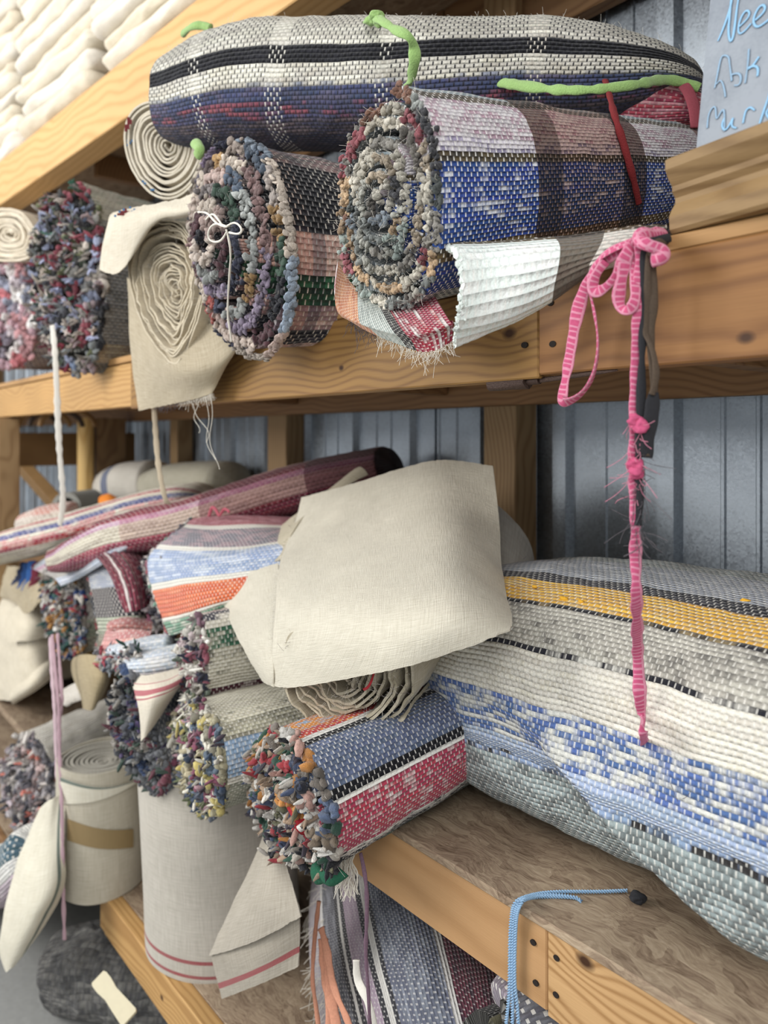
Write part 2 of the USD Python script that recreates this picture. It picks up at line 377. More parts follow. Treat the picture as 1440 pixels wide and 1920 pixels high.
def fibers(name, base, dirs, length, parent, seed, mat=None, width=0.00035, curl=0.5):
    r = np.random.default_rng(seed); L = []
    for p, d in zip(base, dirs):
        l = length * r.uniform(0.4, 1.3); d = d / (np.linalg.norm(d) + 1e-9); d = d + r.normal(0, 0.35, 3); k = r.normal(0, curl, 3); k2 = r.normal(0, curl, 3)
        s = np.linspace(0, 1, 6)[:, None]
        L.append(p + l * (d * s + k * s ** 2 * 0.8 + k2 * s ** 3 * 0.6))
    if mat is not None or len(L) < 60: curves(name, L, width, mat or FIBER_LIGHT, parent)
    else:
        k = len(L) // 3; curves(name, L[k:], width, FIBER_LIGHT, parent); curves(name, L[:k], width, FIBER_DARK, parent)

def on_grid(S, px, py, lift=0.004, reach=9.0):
    """The point of the surface S that the photograph shows at this pixel, lifted a little towards the viewer."""
    p = S.reshape(-1, 3) - CAM; t = p @ FWD; x = CX + FPX * (p @ RIGHT) / t; y = HY - FPX * (p @ UP) / t
    d = np.hypot(x - px, y - py); k = np.argmin(np.where(d < max(reach, d.min() + 1), t + d * 0.002, 99))
    return CAM + ray(px, py) * (t[k] - lift)
class Roll:
    """A rolled up textile. outline: the outer edge of the front end in pixels (clockwise from the top as photographed), which
    is laid into the plane at right angles to the roll's axis; the layers wind inwards along the same outline."""
    def __init__(s, outline, yf, L=0.5, dx=0.0, dz=0.0, back=0.9, center=None, vertical=False, axis_end=None, C0=None):
        o = np.array(outline, float); cpx = o.mean(0) if center is None else np.array(center, float)
        s.C0 = P(cpx[0], cpx[1], yf) if C0 is None else np.array(C0, float)
        end = s.C0 + np.array([dx, L, dz]) if axis_end is None else np.array(axis_end, float)
        s.L = np.linalg.norm(end - s.C0); s.a = (end - s.C0) / s.L
        s.e1 = np.cross(s.a, UP); s.e1 /= np.linalg.norm(s.e1); s.e2 = np.cross(s.e1, s.a)
        loc = []
        for q in o:
            d = ray(*q); p = CAM + d * ((s.C0 - CAM) @ s.a) / (d @ s.a)
            loc.append([(p - s.C0) @ s.e1, (p - s.C0) @ s.e2])
        s.loc = np.array(loc); s.n = len(loc); s.back = back
        s.cs = CubicSpline(np.arange(s.n + 1), np.vstack([s.loc, s.loc[:1]]), bc_type='periodic')
        q = np.linspace(0, s.n, 721); c = s.cs(q)
        s.cum = np.concatenate([[0], np.cumsum(np.linalg.norm(np.diff(c, axis=0), axis=1))]); s.q = q
        s.Pm = s.cum[-1]; s.R = np.linalg.norm(s.loc, axis=1).mean()
    def v_at(s, i):                     # outline index -> metres round the roll
        i = np.asarray(i, float); return np.interp(np.mod(i, s.n), s.q, s.cum) + np.floor(i / s.n) * s.Pm
    def stripes(s, items):              # items (outline index where it ends, colour, second colour, share)
        return [(float(s.v_at(i)) if i < s.n else s.Pm, a, b, k) for i, a, b, k in items]
    def at(s, turn, rho, w):            # turn in turns, rho relative radius, w metres along the axis
        c = s.cs(np.mod(turn * s.n, s.n)) * np.asarray(rho)[..., None]
        t = np.clip(np.asarray(w) / s.L, -0.2, 1.3); k = 1 + (s.back - 1) * t
        c = c * k[..., None]
        return s.C0 + c[..., :1] * s.e1 + c[..., 1:] * s.e2 + np.asarray(w)[..., None] * s.a
    def build(s, root, mat, spacing, f0=0.0, th=None, beads=None, tele=0.0, bump=0.004, rho_in=0.1, sub=1, fib=0, fibmat=None, seed=0, coil_mat=None,
              pr=0.008, run=(2, 12), rough_edge=0.003, wrap=1.06, nu=40, squash=0.0, bead_size=1.0, coil_depth=0.1, lip=0.0):
        sp = spacing / s.R; th = th or spacing * 0.72
        r = np.random.default_rng(seed + 100)
        turns = (1 - rho_in) / sp
        rho = lambda f: 1 - sp * (f - f0)
        ph = r.uniform(0, 50, 3)
        def wobble(f, w): return 1 + 0.035 * np.sin(f * 2.4 + ph[0]) * np.clip((f - f0) / 2, 0, 1) + 0.02 * np.sin(f * 7.1 + ph[1]) * np.clip((f - f0) / 2, 0, 1)
        front = lambda f: -tele * (1 - rho(f)) + rough_edge * (meshkit.noise(np.stack([f * 9.0, f * 0 + ph[2], f * 0], -1), seed) - 0.5) * 4 * np.clip((f - f0), 0, 1)
        # outer wrap
        nf = 150
        F, W = np.meshgrid(np.linspace(f0, f0 + wrap, nf), np.linspace(0, 1, nu), indexing='ij')
        Wm = front(F) * (1 - W) + W * s.L
        S = s.at(F, rho(F), Wm)
        rad = S - (s.C0 + Wm[..., None] * s.a); rad /= np.linalg.norm(rad, axis=-1, keepdims=True)
        S = S + rad * ((meshkit.fbm(S * 16, 3, seed) - 0.5) * bump * 2 + (meshkit.noise(S * 70, seed + 1) - 0.5) * bump * 0.5)[..., None]
        uv = np.stack([Wm - Wm.min(), s.v_at(F * s.n)], -1)
        V, Fa, UV = solid_grid(S[:, ::-1], th, uv[:, ::-1])
        cen = s.C0 + ((V - s.C0) @ s.a)[:, None] * s.a
        if np.mean(np.linalg.norm(V[nf * nu:2 * nf * nu] - cen[nf * nu:2 * nf * nu], axis=1)) > np.mean(np.linalg.norm(V[:nf * nu] - cen[:nf * nu], axis=1)):
            V, Fa, UV = solid_grid(S, th, uv)
        s.S = S; obj('outer_wrap', (V, Fa), mat, root, True, UV)
        # inner layers
        f1 = f0 + turns
        n2 = int(64 * (turns - wrap + 0.04)) + 2
        F, W = np.meshgrid(np.linspace(f0 + wrap - 0.04, f1, n2), np.linspace(0, 1, 4), indexing='ij')
        Wm = front(F) + W * coil_depth
        S = s.at(F, rho(F) * wobble(F, 0), Wm)
        S = S + (meshkit.noise(S * 55, seed + 2) - 0.5)[..., None] * bump * 1.2
        uv = np.stack([Wm - Wm.min(), s.v_at(F * s.n)], -1)
        V, Fa, UV = solid_grid(S, -th, uv)
        obj('inner_coil', (V, Fa), coil_mat or mat, root, True, UV)
        # the core: closes the middle
        ff = np.linspace(f1 - 1, f1, 40)
        if beads:
            ff = np.linspace(f0, f1, 4000); mid = s.at(ff, (rho(ff) - 0.5 * th / s.R) * wobble(ff, 0), front(ff))
            cl = np.concatenate([[0], np.cumsum(np.linalg.norm(np.diff(mid, axis=0), axis=1))])
            q = np.arange(0, cl[-1], pr); fq = np.interp(q, cl, ff)
            fq = fq + r.normal(0, 0.002, len(fq))
            pos = s.at(fq, (rho(fq) - 0.5 * th / s.R) * wobble(fq, 0), front(fq) - 0.001 + r.normal(0, 0.0015, len(fq)))
            T = s.at(fq + 0.004, (rho(fq) - 0.5 * th / s.R) * wobble(fq, 0), front(fq)) - pos; T /= np.linalg.norm(T, axis=1, keepdims=True)
            A = np.repeat(-s.a[None], len(T), 0); Rr = np.cross(T, A)
            size = np.stack([np.full(len(T), pr * 0.66), np.full(len(T), th * 0.58), np.full(len(T), pr * 0.8)], 1) * bead_size
            if isinstance(beads, list): cols = palette_run(len(T), beads, seed, run)
            else: cols = beads(fq)
            V, Fa, C = bead_field(pos, T, Rr, A, size, cols, sub, seed)
            obj('selvedge_loops', (V, Fa), TINT, root, True, None, C, kind='stuff')
            s.edge = pos
        else:
            ff = np.linspace(f0, f1, 1500); s.edge = s.at(ff, rho(ff) * wobble(ff, 0), front(ff))
        if fib:
            i = r.integers(0, len(s.edge), fib); d = r.normal(0, 0.7, (fib, 3)) - s.a * 0.6
            fibers('loose_threads', s.edge[i], d, 0.011, root, seed, fibmat)
        return s

def bundle(root, name, stations, mat, bump=0.008, sq=2.3, nst=90, na=120, seed=0, crease=None, ends=(True, True), v0=0.0, flat=1.0, uvflip=False, squash=None):
    """A thick soft roll through stations (centre, half width, half height): its section is a rounded box; ends closed and rounded."""
    C = spline([q[0] for q in stations], nst); ab = spline([[q[1], q[2]] for q in stations], nst)
    t = np.gradient(C, axis=0); t /= np.linalg.norm(t, axis=1, keepdims=True)
    e1 = np.cross(t, UP); e1 /= np.linalg.norm(e1, axis=1, keepdims=True); e2 = np.cross(e1, t)
    th = np.linspace(0, 2 * np.pi, na)
    cs, sn = np.sin(th), np.cos(th)     # starts at the top, goes towards +e1
    X, Y = np.sign(cs) * np.abs(cs) ** (2 / sq), np.sign(sn) * np.abs(sn) ** (2 / sq)
    k = np.ones(nst); s = np.linspace(0, 1, nst); cap = 0.08
    if ends[0]: k *= np.sqrt(np.clip(1 - np.clip((cap - s) / cap, 0, 1) ** 2.4, 0.012, 1))
    if ends[1]: k *= np.sqrt(np.clip(1 - np.clip((s - 1 + cap) / cap, 0, 1) ** 2.4, 0.012, 1))
    S = C[:, None] + (X[None, :, None] * e1[:, None] * ab[:, None, :1] + Y[None, :, None] * e2[:, None] * ab[:, None, 1:]) * k[:, None, None]
    N = S - C[:, None]; N /= np.linalg.norm(N, axis=-1, keepdims=True) + 1e-9
    d = (meshkit.fbm(S * 7, 3, seed) - 0.5) * bump * 2 + (meshkit.noise(S * 45, seed + 2) - 0.5) * bump * 0.4
    if crease is not None: d = d + crease(S)
    d[:, -1] = d[:, 0]
    S = S + N * d[..., None]
    L = np.concatenate([[0], np.cumsum(np.linalg.norm(np.diff(C, axis=0), axis=1))])
    mid = S[nst // 2]; cv = np.concatenate([[0], np.cumsum(np.linalg.norm(np.diff(mid, axis=0), axis=1))])
    uv = np.stack([np.repeat(L[:, None], na, 1), np.repeat(cv[None], nst, 0)], -1)
    if uvflip: uv = uv[..., ::-1]
    F = grid_faces(nst, na)
    V = S.reshape(-1, 3); UV = uv.reshape(-1, 2); k0 = len(V)
    V = np.vstack([V, C[:1], C[-1:]]); UV = np.vstack([UV, UV[:1], UV[-1:]])
    j = np.arange(na - 1)
    F = np.vstack([F, np.stack([np.full(na - 1, k0), j + 1, j], 1), np.stack([np.full(na - 1, k0 + 1), (nst - 1) * na + j, (nst - 1) * na + j + 1], 1)])
    m = trimesh.Trimesh(V, F, process=False)
    if m.volume < 0: F = F[:, ::-1]
    o = obj(name, (V, F), mat, root, True, UV)
    return S, cv

# ============================================================ the setting
E = 1.55                                # eye height; shelf heights below are given from the eye
Z_UP, Z_LOW, Z_BOT, Z_TOP = E + 0.200, E - 0.605, E - 1.200, E + 1.124
DEPTH = 0.65
M_GALV = galvanised('galvanised_steel')
M_FLOOR = plain('concrete', '#8f8f8c', 0.85, 60.0, 0.18, 0.3, 0.002)
M_DECK = osb('strand_board')
M_POST = wood('stud_wood', '#9f835f', '#7d6040', -0.1, 0.02, 0.013, axis='z', vary=0.4)
M_POST2 = wood('dark_stud_wood', '#7d6446', '#5c442e', -0.1, 0.02, 0.013, axis='z', vary=0.4)
M_RAIL = wood('rail_wood', '#8f7048', '#6e5030', -0.1, E, 0.013, axis='y', vary=0.4)
M_UNDER = wood('ledger_wood', '#8a6947', '#6b4b30', 0.5, E + 1.0, 0.014, vary=0.4)

fl = obj('floor', box(np.array([-9, -3.5, -0.05]), np.array([3.5, DEPTH + 0.12, 0.0]), 0.001), M_FLOOR, None, 20, kind='structure')
# corrugated steel sheets
def steel_sheet(x0, x1, z0, z1, y):
    pitch = 0.262; prof = []
    k0 = math.floor((x0 + 1.09) / pitch) - 1
    xs = [(x0, 0.0)]
    for k in range(k0, k0 + int((x1 - x0) / pitch) + 4):
        c = -1.09 + k * pitch
        for dx, h in ((-0.034, 0), (-0.024, 0.019), (0.012, 0.019), (0.022, 0), (0.098, 0), (0.101, 0.004), (0.107, 0.004), (0.110, 0), (0.165, 0), (0.168, 0.004), (0.174, 0.004), (0.177, 0)):
            if x0 < c + dx < x1: xs.append((c + dx, h))
    xs.append((x1, 0.0)); p = np.array(xs)
    V = []
    for th in (0.0, 0.0012):
        for z in (z0, z1): V.append(np.stack([p[:, 0], y - p[:, 1] + th, np.full(len(p), z)], 1))
    n = len(p); V = np.vstack(V); i = np.arange(n - 1)
    q = np.vstack([np.stack([i, i + 1, n + i + 1, n + i], 1), np.stack([2 * n + i + 1, 2 * n + i, 3 * n + i, 3 * n + i + 1], 1), np.stack([n + i, n + i + 1, 3 * n + i + 1, 3 * n + i], 1), np.stack([i + 1, i, 2 * n + i, 2 * n + i + 1], 1)])
    return V, np.vstack([q[:, [0, 1, 2]], q[:, [0, 2, 3]]])
wall = thing('wall_back', None, None, (-2, DEPTH, 0), kind='structure')
edges = [-6.2, -5.3, -4.4, -3.5, -2.45, -1.55, -0.62, 0.3, 1.2]
for i in range(len(edges) - 1):
    obj('steel_sheet', steel_sheet(edges[i], edges[i + 1] + 0.03, 0.0, 3.4, DEPTH + 0.006 * (i % 2)), M_GALV, wall, False)
wl = obj('wall_left', box(np.array([-6.3, -0.4, 0]), np.array([-6.2, DEPTH + 0.1, 3.4])), M_POST2, None, 20, kind='structure')
rf = obj('ceiling', box(np.array([-6.3, -0.2, 3.4]), np.array([1.3, DEPTH + 0.1, 3.45])), M_UNDER, None, 20, kind='structure')

# ---- studs
def stud(name, x0, x1, y0, y1, z0, z1, mat, label):
    o = obj(name, box(np.array([x0, y0, z0]), np.array([x1, y1, z1]), 0.003), mat, None, 20, label=label, cat='post', kind='structure')
stud('wall_stud', -1.258, -1.159, 0.562, 0.638, 0, 3.3, M_POST, 'bare wooden wall post behind the draped cream linen')
stud('wall_stud', -2.248, -2.131, 0.562, 0.638, 0, 3.3, M_POST, 'bare wooden wall post above the crimson striped rug')
stud('wall_stud', -3.03, -2.96, 0.56, 0.63, 0, 3.3, M_POST, 'narrow wooden post at the left end of the bright steel wall')
stud('wall_stud', -3.36, -3.25, 0.335, 0.46, 0, E + 0.08, M_POST2, 'dark brown wide stud behind the round pole')
stud('shelf_post', -3.40, -3.305, -0.03, 0.05, E - 1.034, E + 0.075, M_POST, 'square wooden post under the far left end of the shelf beam')
r = trimesh.creation.cylinder(0.033, E + 0.08, sections=28); r.apply_translation([-3.262, 0.294, (E + 0.08) / 2])
r.vertices[:, :2] += (meshkit.noise(r.vertices * [3, 3, 2], 4) - .5)[:, None] * 0.006
obj('round_pole', r, wood('pole_wood', '#cfae72', '#b08a4c', -3.0, 0.3, 0.02, axis='z', vary=0.3), None, 40, label='peeled round pole holding up the shelf on the left', cat='pole', kind='structure')
b = box(np.array([-3.60, -0.06, E - 0.125]), np.array([-3.56, 0.62, E + 0.02]), 0.003)
obj('cross_rail', b, M_RAIL, None, 20, label='horizontal wooden rail behind the white hanging tape', cat='rail', kind='structure')
pa, pb = P(60, 900, 0.22), P(118, 965, 0.22)
m = beam(pa + (pa - pb) * 1.0, pb + (pb - pa) * 1.5, (0.55, 0.3, 0), 0.05, 0.11); obj('diagonal_brace', m, M_RAIL, None, 20, label='diagonal wooden brace beside the left shelf post', cat='brace', kind='structure')

# ---- top shelf
tA, tB = np.array([-6.0, -0.179, Z_TOP]), np.array([-1.30, 0.145, Z_TOP])
tdir = (tB - tA) / np.linalg.norm(tB - tA); tin = np.array([-tdir[1], tdir[0], 0])
M_TOPB = wood('sunlit_beam', '#d6ad76', '#bf925a', -0.2, Z_TOP - 0.3, 0.02, knots=[(P(265, 240, 0.08), 0.006), (P(392, 18, 0.1), 0.007)], vary=0.25)
sh = thing('top_shelf', None, None, (-2.5, 0.1, Z_TOP), kind='structure')
obj('front_beam', beam(tA, tB + tdir * 2.3, (0, 1, 0), 0.09, 0.178, 0.003), M_TOPB, sh, 20)
q0, q1 = tA + tin * 0.091, tB + tdir * 2.3 + tin * 0.091
obj('deck_board', trimesh.convex.convex_hull(np.array([[x, y, z] for x, y in ((q0[0], q0[1]), (q1[0], q1[1]), (q1[0], DEPTH - 0.012), (q0[0], DEPTH - 0.012)) for z in (Z_TOP - 0.035, Z_TOP - 0.02)])), M_DECK, sh, 20)
for x0, x1 in ((-2.9, -1.42), (-1.415, 0.4)):
    obj('ledger_board', box(np.array([x0, 0.585, E + 0.90]), np.array([x1, 0.625, E + 1.09]), 0.003), M_UNDER, sh, 20)
for x in (-3.6, -3.0, -2.4, -1.8):
    obj('joist', box(np.array([x, 0.24, Z_TOP - 0.125]), np.array([x + 0.038, 0.58, Z_TOP - 0.036]), 0.002), M_UNDER, sh, 20)

# ---- middle shelf: two boards butt at px 1010
xs_ = P(1010, 600, 0)[0]
K1 = [(P(955, 625, 0), 0.010), (P(640, 690, 0), 0.006)]
K2 = [(P(1400, 633, 0), 0.008)]
M_B1 = wood('beam_board_a', '#94703f', '#6f4d2b', -0.07, E + 0.02, 0.0105, K1)
M_B2 = wood('beam_board_b', '#8c633a', '#6a4526', -0.05, E + 0.115, 0.0125, K2)
M_B3 = wood('beam_board_c', '#bd955f', '#9e7544', -0.07, E + 0.25, 0.012)
M_DECKU = wood('plywood_deck', '#b48c5c', '#8f6a40', 0.3, Z_UP - 0.1, 0.03, vary=0.4)
sh = thing('middle_shelf', None, None, (-1.5, 0.02, Z_UP), kind='structure')
x2 = P(245, 700, 0)[0]
obj('front_board', box(np.array([x2, 0, Z_UP - 0.125]), np.array([xs_ - 0.0007, 0.038, Z_UP]), 0.002), M_B1, sh, 20)
obj('front_board', box(np.array([xs_ + 0.0007, -0.0015, Z_UP - 0.121]), np.array([0.9, 0.0365, Z_UP + 0.001]), 0.002), M_B2, sh, 20)
obj('front_board', box(np.array([-6.0, 0.004, Z_UP - 0.118]), np.array([x2 - 0.0008, 0.042, Z_UP - 0.002]), 0.002), M_B3, sh, 20)
obj('deck_board', box(np.array([-6.0, 0.002, Z_UP + 0.0015]), np.array([0.9, DEPTH - 0.025, Z_UP + 0.0195])), M_DECKU, sh, 20)
obj('back_ledger', box(np.array([-6.0, 0.50, Z_UP - 0.13]), np.array([0.9, 0.538, Z_UP]), 0.002), M_UNDER, sh, 20)
for x in (-2.8, -2.0, -1.35, -0.55, 0.1):
    obj('joist', box(np.array([x, 0.045, Z_UP - 0.10]), np.array([x + 0.038, 0.498, Z_UP]), 0.002), M_UNDER, sh, 20)
M_HOLE = plain('dark_hole', '#1b120c', 0.9)
def nail(px, py, y, rr, par):
    c = P(px, py, y); m = trimesh.creation.cylinder(rr, 0.006, sections=10); m.apply_transform(trimesh.transformations.rotation_matrix(np.pi / 2, [1, 0, 0]))
    m.vertices[:, 0] *= 1.3; m.apply_translation(c + np.array([0, 0.0015, 0])); obj('nail', m, M_HOLE, par, 40)
for q in ((985, 575), (984, 647), (1033, 568), (1037, 645)): nail(*q, -0.0012, 0.004, sh)

# ---- lower shelf (right): strand board on two front boards, butt at px 1022
sh = thing('lower_shelf', None, None, (-0.6, 0.1, Z_LOW), kind='structure')
xl = P(692, 1640, 0)[0]; xm = P(1022, 1800, 0)[0]
M_L1 = wood('low_board_a', '#b58d62', '#a67e54', -0.3, E - 0.9, 0.03, vary=0.35)
M_L2 = wood('low_board_b', '#c09a6c', '#8a6236', -0.012, E - 0.668, 0.0085, [(P(1097, 1803, 0.003), 0.011)], vary=0.35)
obj('front_board', box(np.array([xl - 0.22, 0.004, Z_LOW - 0.118]), np.array([xm - 0.0008, 0.042, Z_LOW - 0.0125]), 0.002), M_L1, sh, 20)
obj('front_board', box(np.array([xm + 0.0008, 0.003, Z_LOW - 0.122]), np.array([0.9, 0.041, Z_LOW - 0.0125]), 0.002), M_L2, sh, 20)
dk = box(np.array([xl - 0.22, -0.002, Z_LOW - 0.012]), np.array([0.9, DEPTH - 0.025, Z_LOW])); obj('deck_board', dk, M_DECK, sh, 20)
obj('back_ledger', box(np.array([-6.0, 0.45, Z_LOW - 0.18]), np.array([0.9, 0.488, Z_LOW - 0.0125]), 0.002), M_UNDER, sh, 20)
obj('deck_board', box(np.array([-4.2, 0.16, Z_LOW - 0.15]), np.array([xl - 0.23, DEPTH - 0.025, Z_LOW - 0.138])), M_DECK, sh, 20)
for q in ((1000, 1767), (1005, 1843), (1044, 1796), (1043, 1865)): nail(*q, 0.003, 0.0035, sh)

# ---- bottom shelf
sh = thing('bottom_shelf', None, None, (-1.5, 0.1, Z_BOT), kind='structure')
M_BB = wood('bottom_board', '#bb945f', '#976f40', -0.1, Z_BOT - 0.02, 0.012, [(P(305, 1870, -0.06), 0.008)], vary=0.35)
obj('front_board', box(np.array([-2.02, -0.062, Z_BOT - 0.098]), np.array([0.6, -0.024, Z_BOT]), 0.002), M_BB, sh, 20)
obj('deck_board', box(np.array([-2.02, -0.0235, Z_BOT - 0.012]), np.array([0.6, DEPTH - 0.025, Z_BOT])), M_DECK, sh, 20)
obj('end_board', box(np.array([-2.058, -0.06, Z_BOT - 0.098]), np.array([-2.0205, DEPTH - 0.03, Z_BOT - 0.002]), 0.002), M_BB, sh, 20)
for x in (-1.9, -0.2): obj('leg', box(np.array([x, 0.3, 0]), np.array([x + 0.09, 0.39, Z_BOT - 0.013]), 0.002), M_POST2, sh, 20)
sh = thing('far_shelf', None, None, (-3.0, 0.2, E - 0.98), kind='structure')
obj('deck_board', box(np.array([-4.4, -0.14, E - 1.30]), np.array([-2.3, 0.62, E - 1.285])), M_DECK, sh, 20)
obj('upper_deck_board', box(np.array([-4.4, -0.04, E - 1.06]), np.array([-2.72, 0.62, E - 1.035])), M_DECK, sh, 20)
obj('front_board', box(np.array([-4.4, -0.16, E - 1.36]), np.array([-2.3, -0.1415, E - 1.285])), M_UNDER, sh, 20)

# ---- rusty bolt hinge under the beam
M_RUST = plain('rusted_iron', '#4b3a33', 0.6, 300.0, 0.35, 0.8, 0.002, 0.5)
h = thing('iron_gate_hinge', 'rusty iron pipe sleeve on a thin rod under the shelf beam', 'hinge', P(955, 716, 0.0))
a, b2 = P(921, 720, 0.012), P(990, 716, 0.012)
def rod(a, b, r0, sec=20):
    m = trimesh.creation.cylinder(r0, np.linalg.norm(b - a), sections=sec); m.apply_transform(trimesh.geometry.align_vectors([0, 0, 1], (b - a) / np.linalg.norm(b - a))); m.apply_translation((a + b) / 2); return m
s_ = rod(a, b2, 0.0095); s_ = s_.subdivide().subdivide(); s_.vertices += (meshkit.noise(s_.vertices * 180, 3) - .5)[:, None] * 0.0022
obj('pipe_sleeve', s_, M_RUST, h, 60)
obj('hinge_pin', rod(b2 + (a - b2) * 0.1, P(1012, 713, 0.012), 0.005, 14), M_RUST, h, 40)
V, F, U = tube([P(1008, 713, .012), P(1060, 707, .006), P(1110, 700, .004), P(1158, 694, .004)], 0.006, 0.003, 8, 30, [1.3, 1, 1, .4]); obj('long_rod', (V, F), M_RUST, h, True)

# ============================================================ chalk sign on its moulding
sg = thing('chalkboard_sign', 'grey chalkboard with light blue handwriting propped on a wooden moulding', 'sign', P(1310, 330, 0.0))
b0, b1 = P(1303, 304, 0.03), P(1440, 262, 0.027); b1[2] = b0[2]; t0 = P(1332, 0, 0.055); upv = (t0 - b0); upv /= np.linalg.norm(upv); xv = b1 - b0; xv /= np.linalg.norm(xv)
xv = xv - upv * (xv @ upv) * 0.0; nv = np.cross(xv, upv); nv /= np.linalg.norm(nv)
if nv @ (CAM - b0) < 0: nv = -nv
def board(u, v, d): return b0 + xv * u + upv * v + nv * d
W_, H_, D_ = 0.60, 0.5, 0.012
pts = [board(u, v, d) for u in (0, W_) for v in (-0.002, H_) for d in (0, -D_)]
g = G(); pos = g('geometry', 'position'); n1 = g.noise(pos, 14.0, 4.0, 0.65)
sl = g.ramp(g.m('multiply_add', g.noise(pos, 300.0, 2.0), 0.25, n1), [(0.35, lin('#777d86')), (0.75, lin('#9298a0'))])
obj('slate', trimesh.convex.convex_hull(np.array(pts)), g.build('chalk_dusted_slate', sl, 0.8), sg, 20)
def on_board(px, py):
    d = ray(px, py); return CAM + d * ((b0 + nv * 0.0012 - CAM) @ nv) / (d @ nv)
M_CHALK = plain('blue_chalk', '#8db8d8', 0.95, 900.0, 0.25); M_CHALK2 = plain('faint_blue_chalk', '#8ea9c0', 0.95, 900.0, 0.3)
strokes = [  # traced handwriting: Need / Ask / Mark
    ([(1346, 77), (1358, 48), (1370, 10), (1371, 0), (1368, 30), (1366, 60), (1370, 77), (1376, 60), (1381, 20), (1385, -4)], 0, 1.0),
    ([(1386, 50), (1400, 36), (1405, 25), (1400, 20), (1391, 30), (1385, 48), (1386, 62), (1396, 58), (1408, 44)], 0, .9),
    ([(1416, 38), (1432, 22), (1433, 11), (1425, 12), (1416, 26), (1413, 42), (1420, 50), (1432, 44), (1445, 34)], 0, .9),
    ([(1456, 38), (1446, 20), (1452, 8), (1462, 24), (1470, -10), (1468, 20), (1474, 42)], 0, .9),
    ([(1340, 165), (1345, 140), (1351, 112), (1358, 104), (1366, 108), (1368, 122)], 1, .8), ([(1366, 106), (1369, 128), (1372, 152)], 1, .7), ([(1343, 158), (1352, 152), (1358, 168), (1360, 182)], 1, .8),
    ([(1372, 140), (1384, 138), (1389, 146), (1386, 158), (1377, 160)], 1, .8),
    ([(1404, 92), (1402, 120), (1397, 156)], 1, .8), ([(1423, 106), (1410, 124), (1403, 128), (1414, 124), (1421, 130), (1420, 143)], 0, .85),
    ([(1326, 240), (1330, 212), (1341, 202), (1344, 222), (1356, 206), (1358, 246)], 1, .75),
    ([(1358, 222), (1354, 236), (1362, 242), (1374, 222), (1372, 234), (1381, 240)], 0, .85),
    ([(1393, 231), (1397, 212), (1402, 204), (1408, 202), (1415, 207)], 0, .85),
    ([(1424, 232), (1434, 202), (1440, 184), (1446, 160)], 0, .9), ([(1452, 196), (1437, 212), (1450, 228)], 0, .9)]
for k, (q, faint, w) in enumerate(strokes):
    V, F, U = tube([on_board(*p) for p in q], 0.0027 * w, 0.0010, 6, 40, facing=nv, wob=0.3, seed=k)
    obj('chalk_stroke', (V, F), M_CHALK2 if faint else M_CHALK, sg, True)
# moulding: an ogee profile run along the front of the shelf
ma, mb = P(1259, 452, 0.004), P(1440, 395, -0.014)
ma[2] = mb[2] = Z_UP + 0.0205
xv2 = mb - ma; xv2 /= np.linalg.norm(xv2); Lm = 0.62; yv2 = np.array([-xv2[1], xv2[0], 0])
prof = [(0.0, 0.0), (-0.003, 0.004), (-0.004, 0.018), (0.0, 0.026), (0.006, 0.034), (0.006, 0.040), (0.001, 0.046), (0.001, 0.052), (-0.006, 0.060), (-0.010, 0.068), (-0.010, 0.078), (-0.006, 0.081), (0.046, 0.081), (0.046, 0.0)]
from shapely.geometry import Polygon
pm = trimesh.creation.extrude_polygon(Polygon(prof), Lm, engine='earcut')
v = pm.vertices.copy(); pm.vertices = ma + v[:, :1] * yv2 + v[:, 1:2] * UP + v[:, 2:] * xv2; pm.fix_normals()
obj('base_moulding', pm, wood('moulding_wood', '#907550', '#705636', -0.2, Z_UP + 0.2, 0.02, vary=0.3), sg, 20)

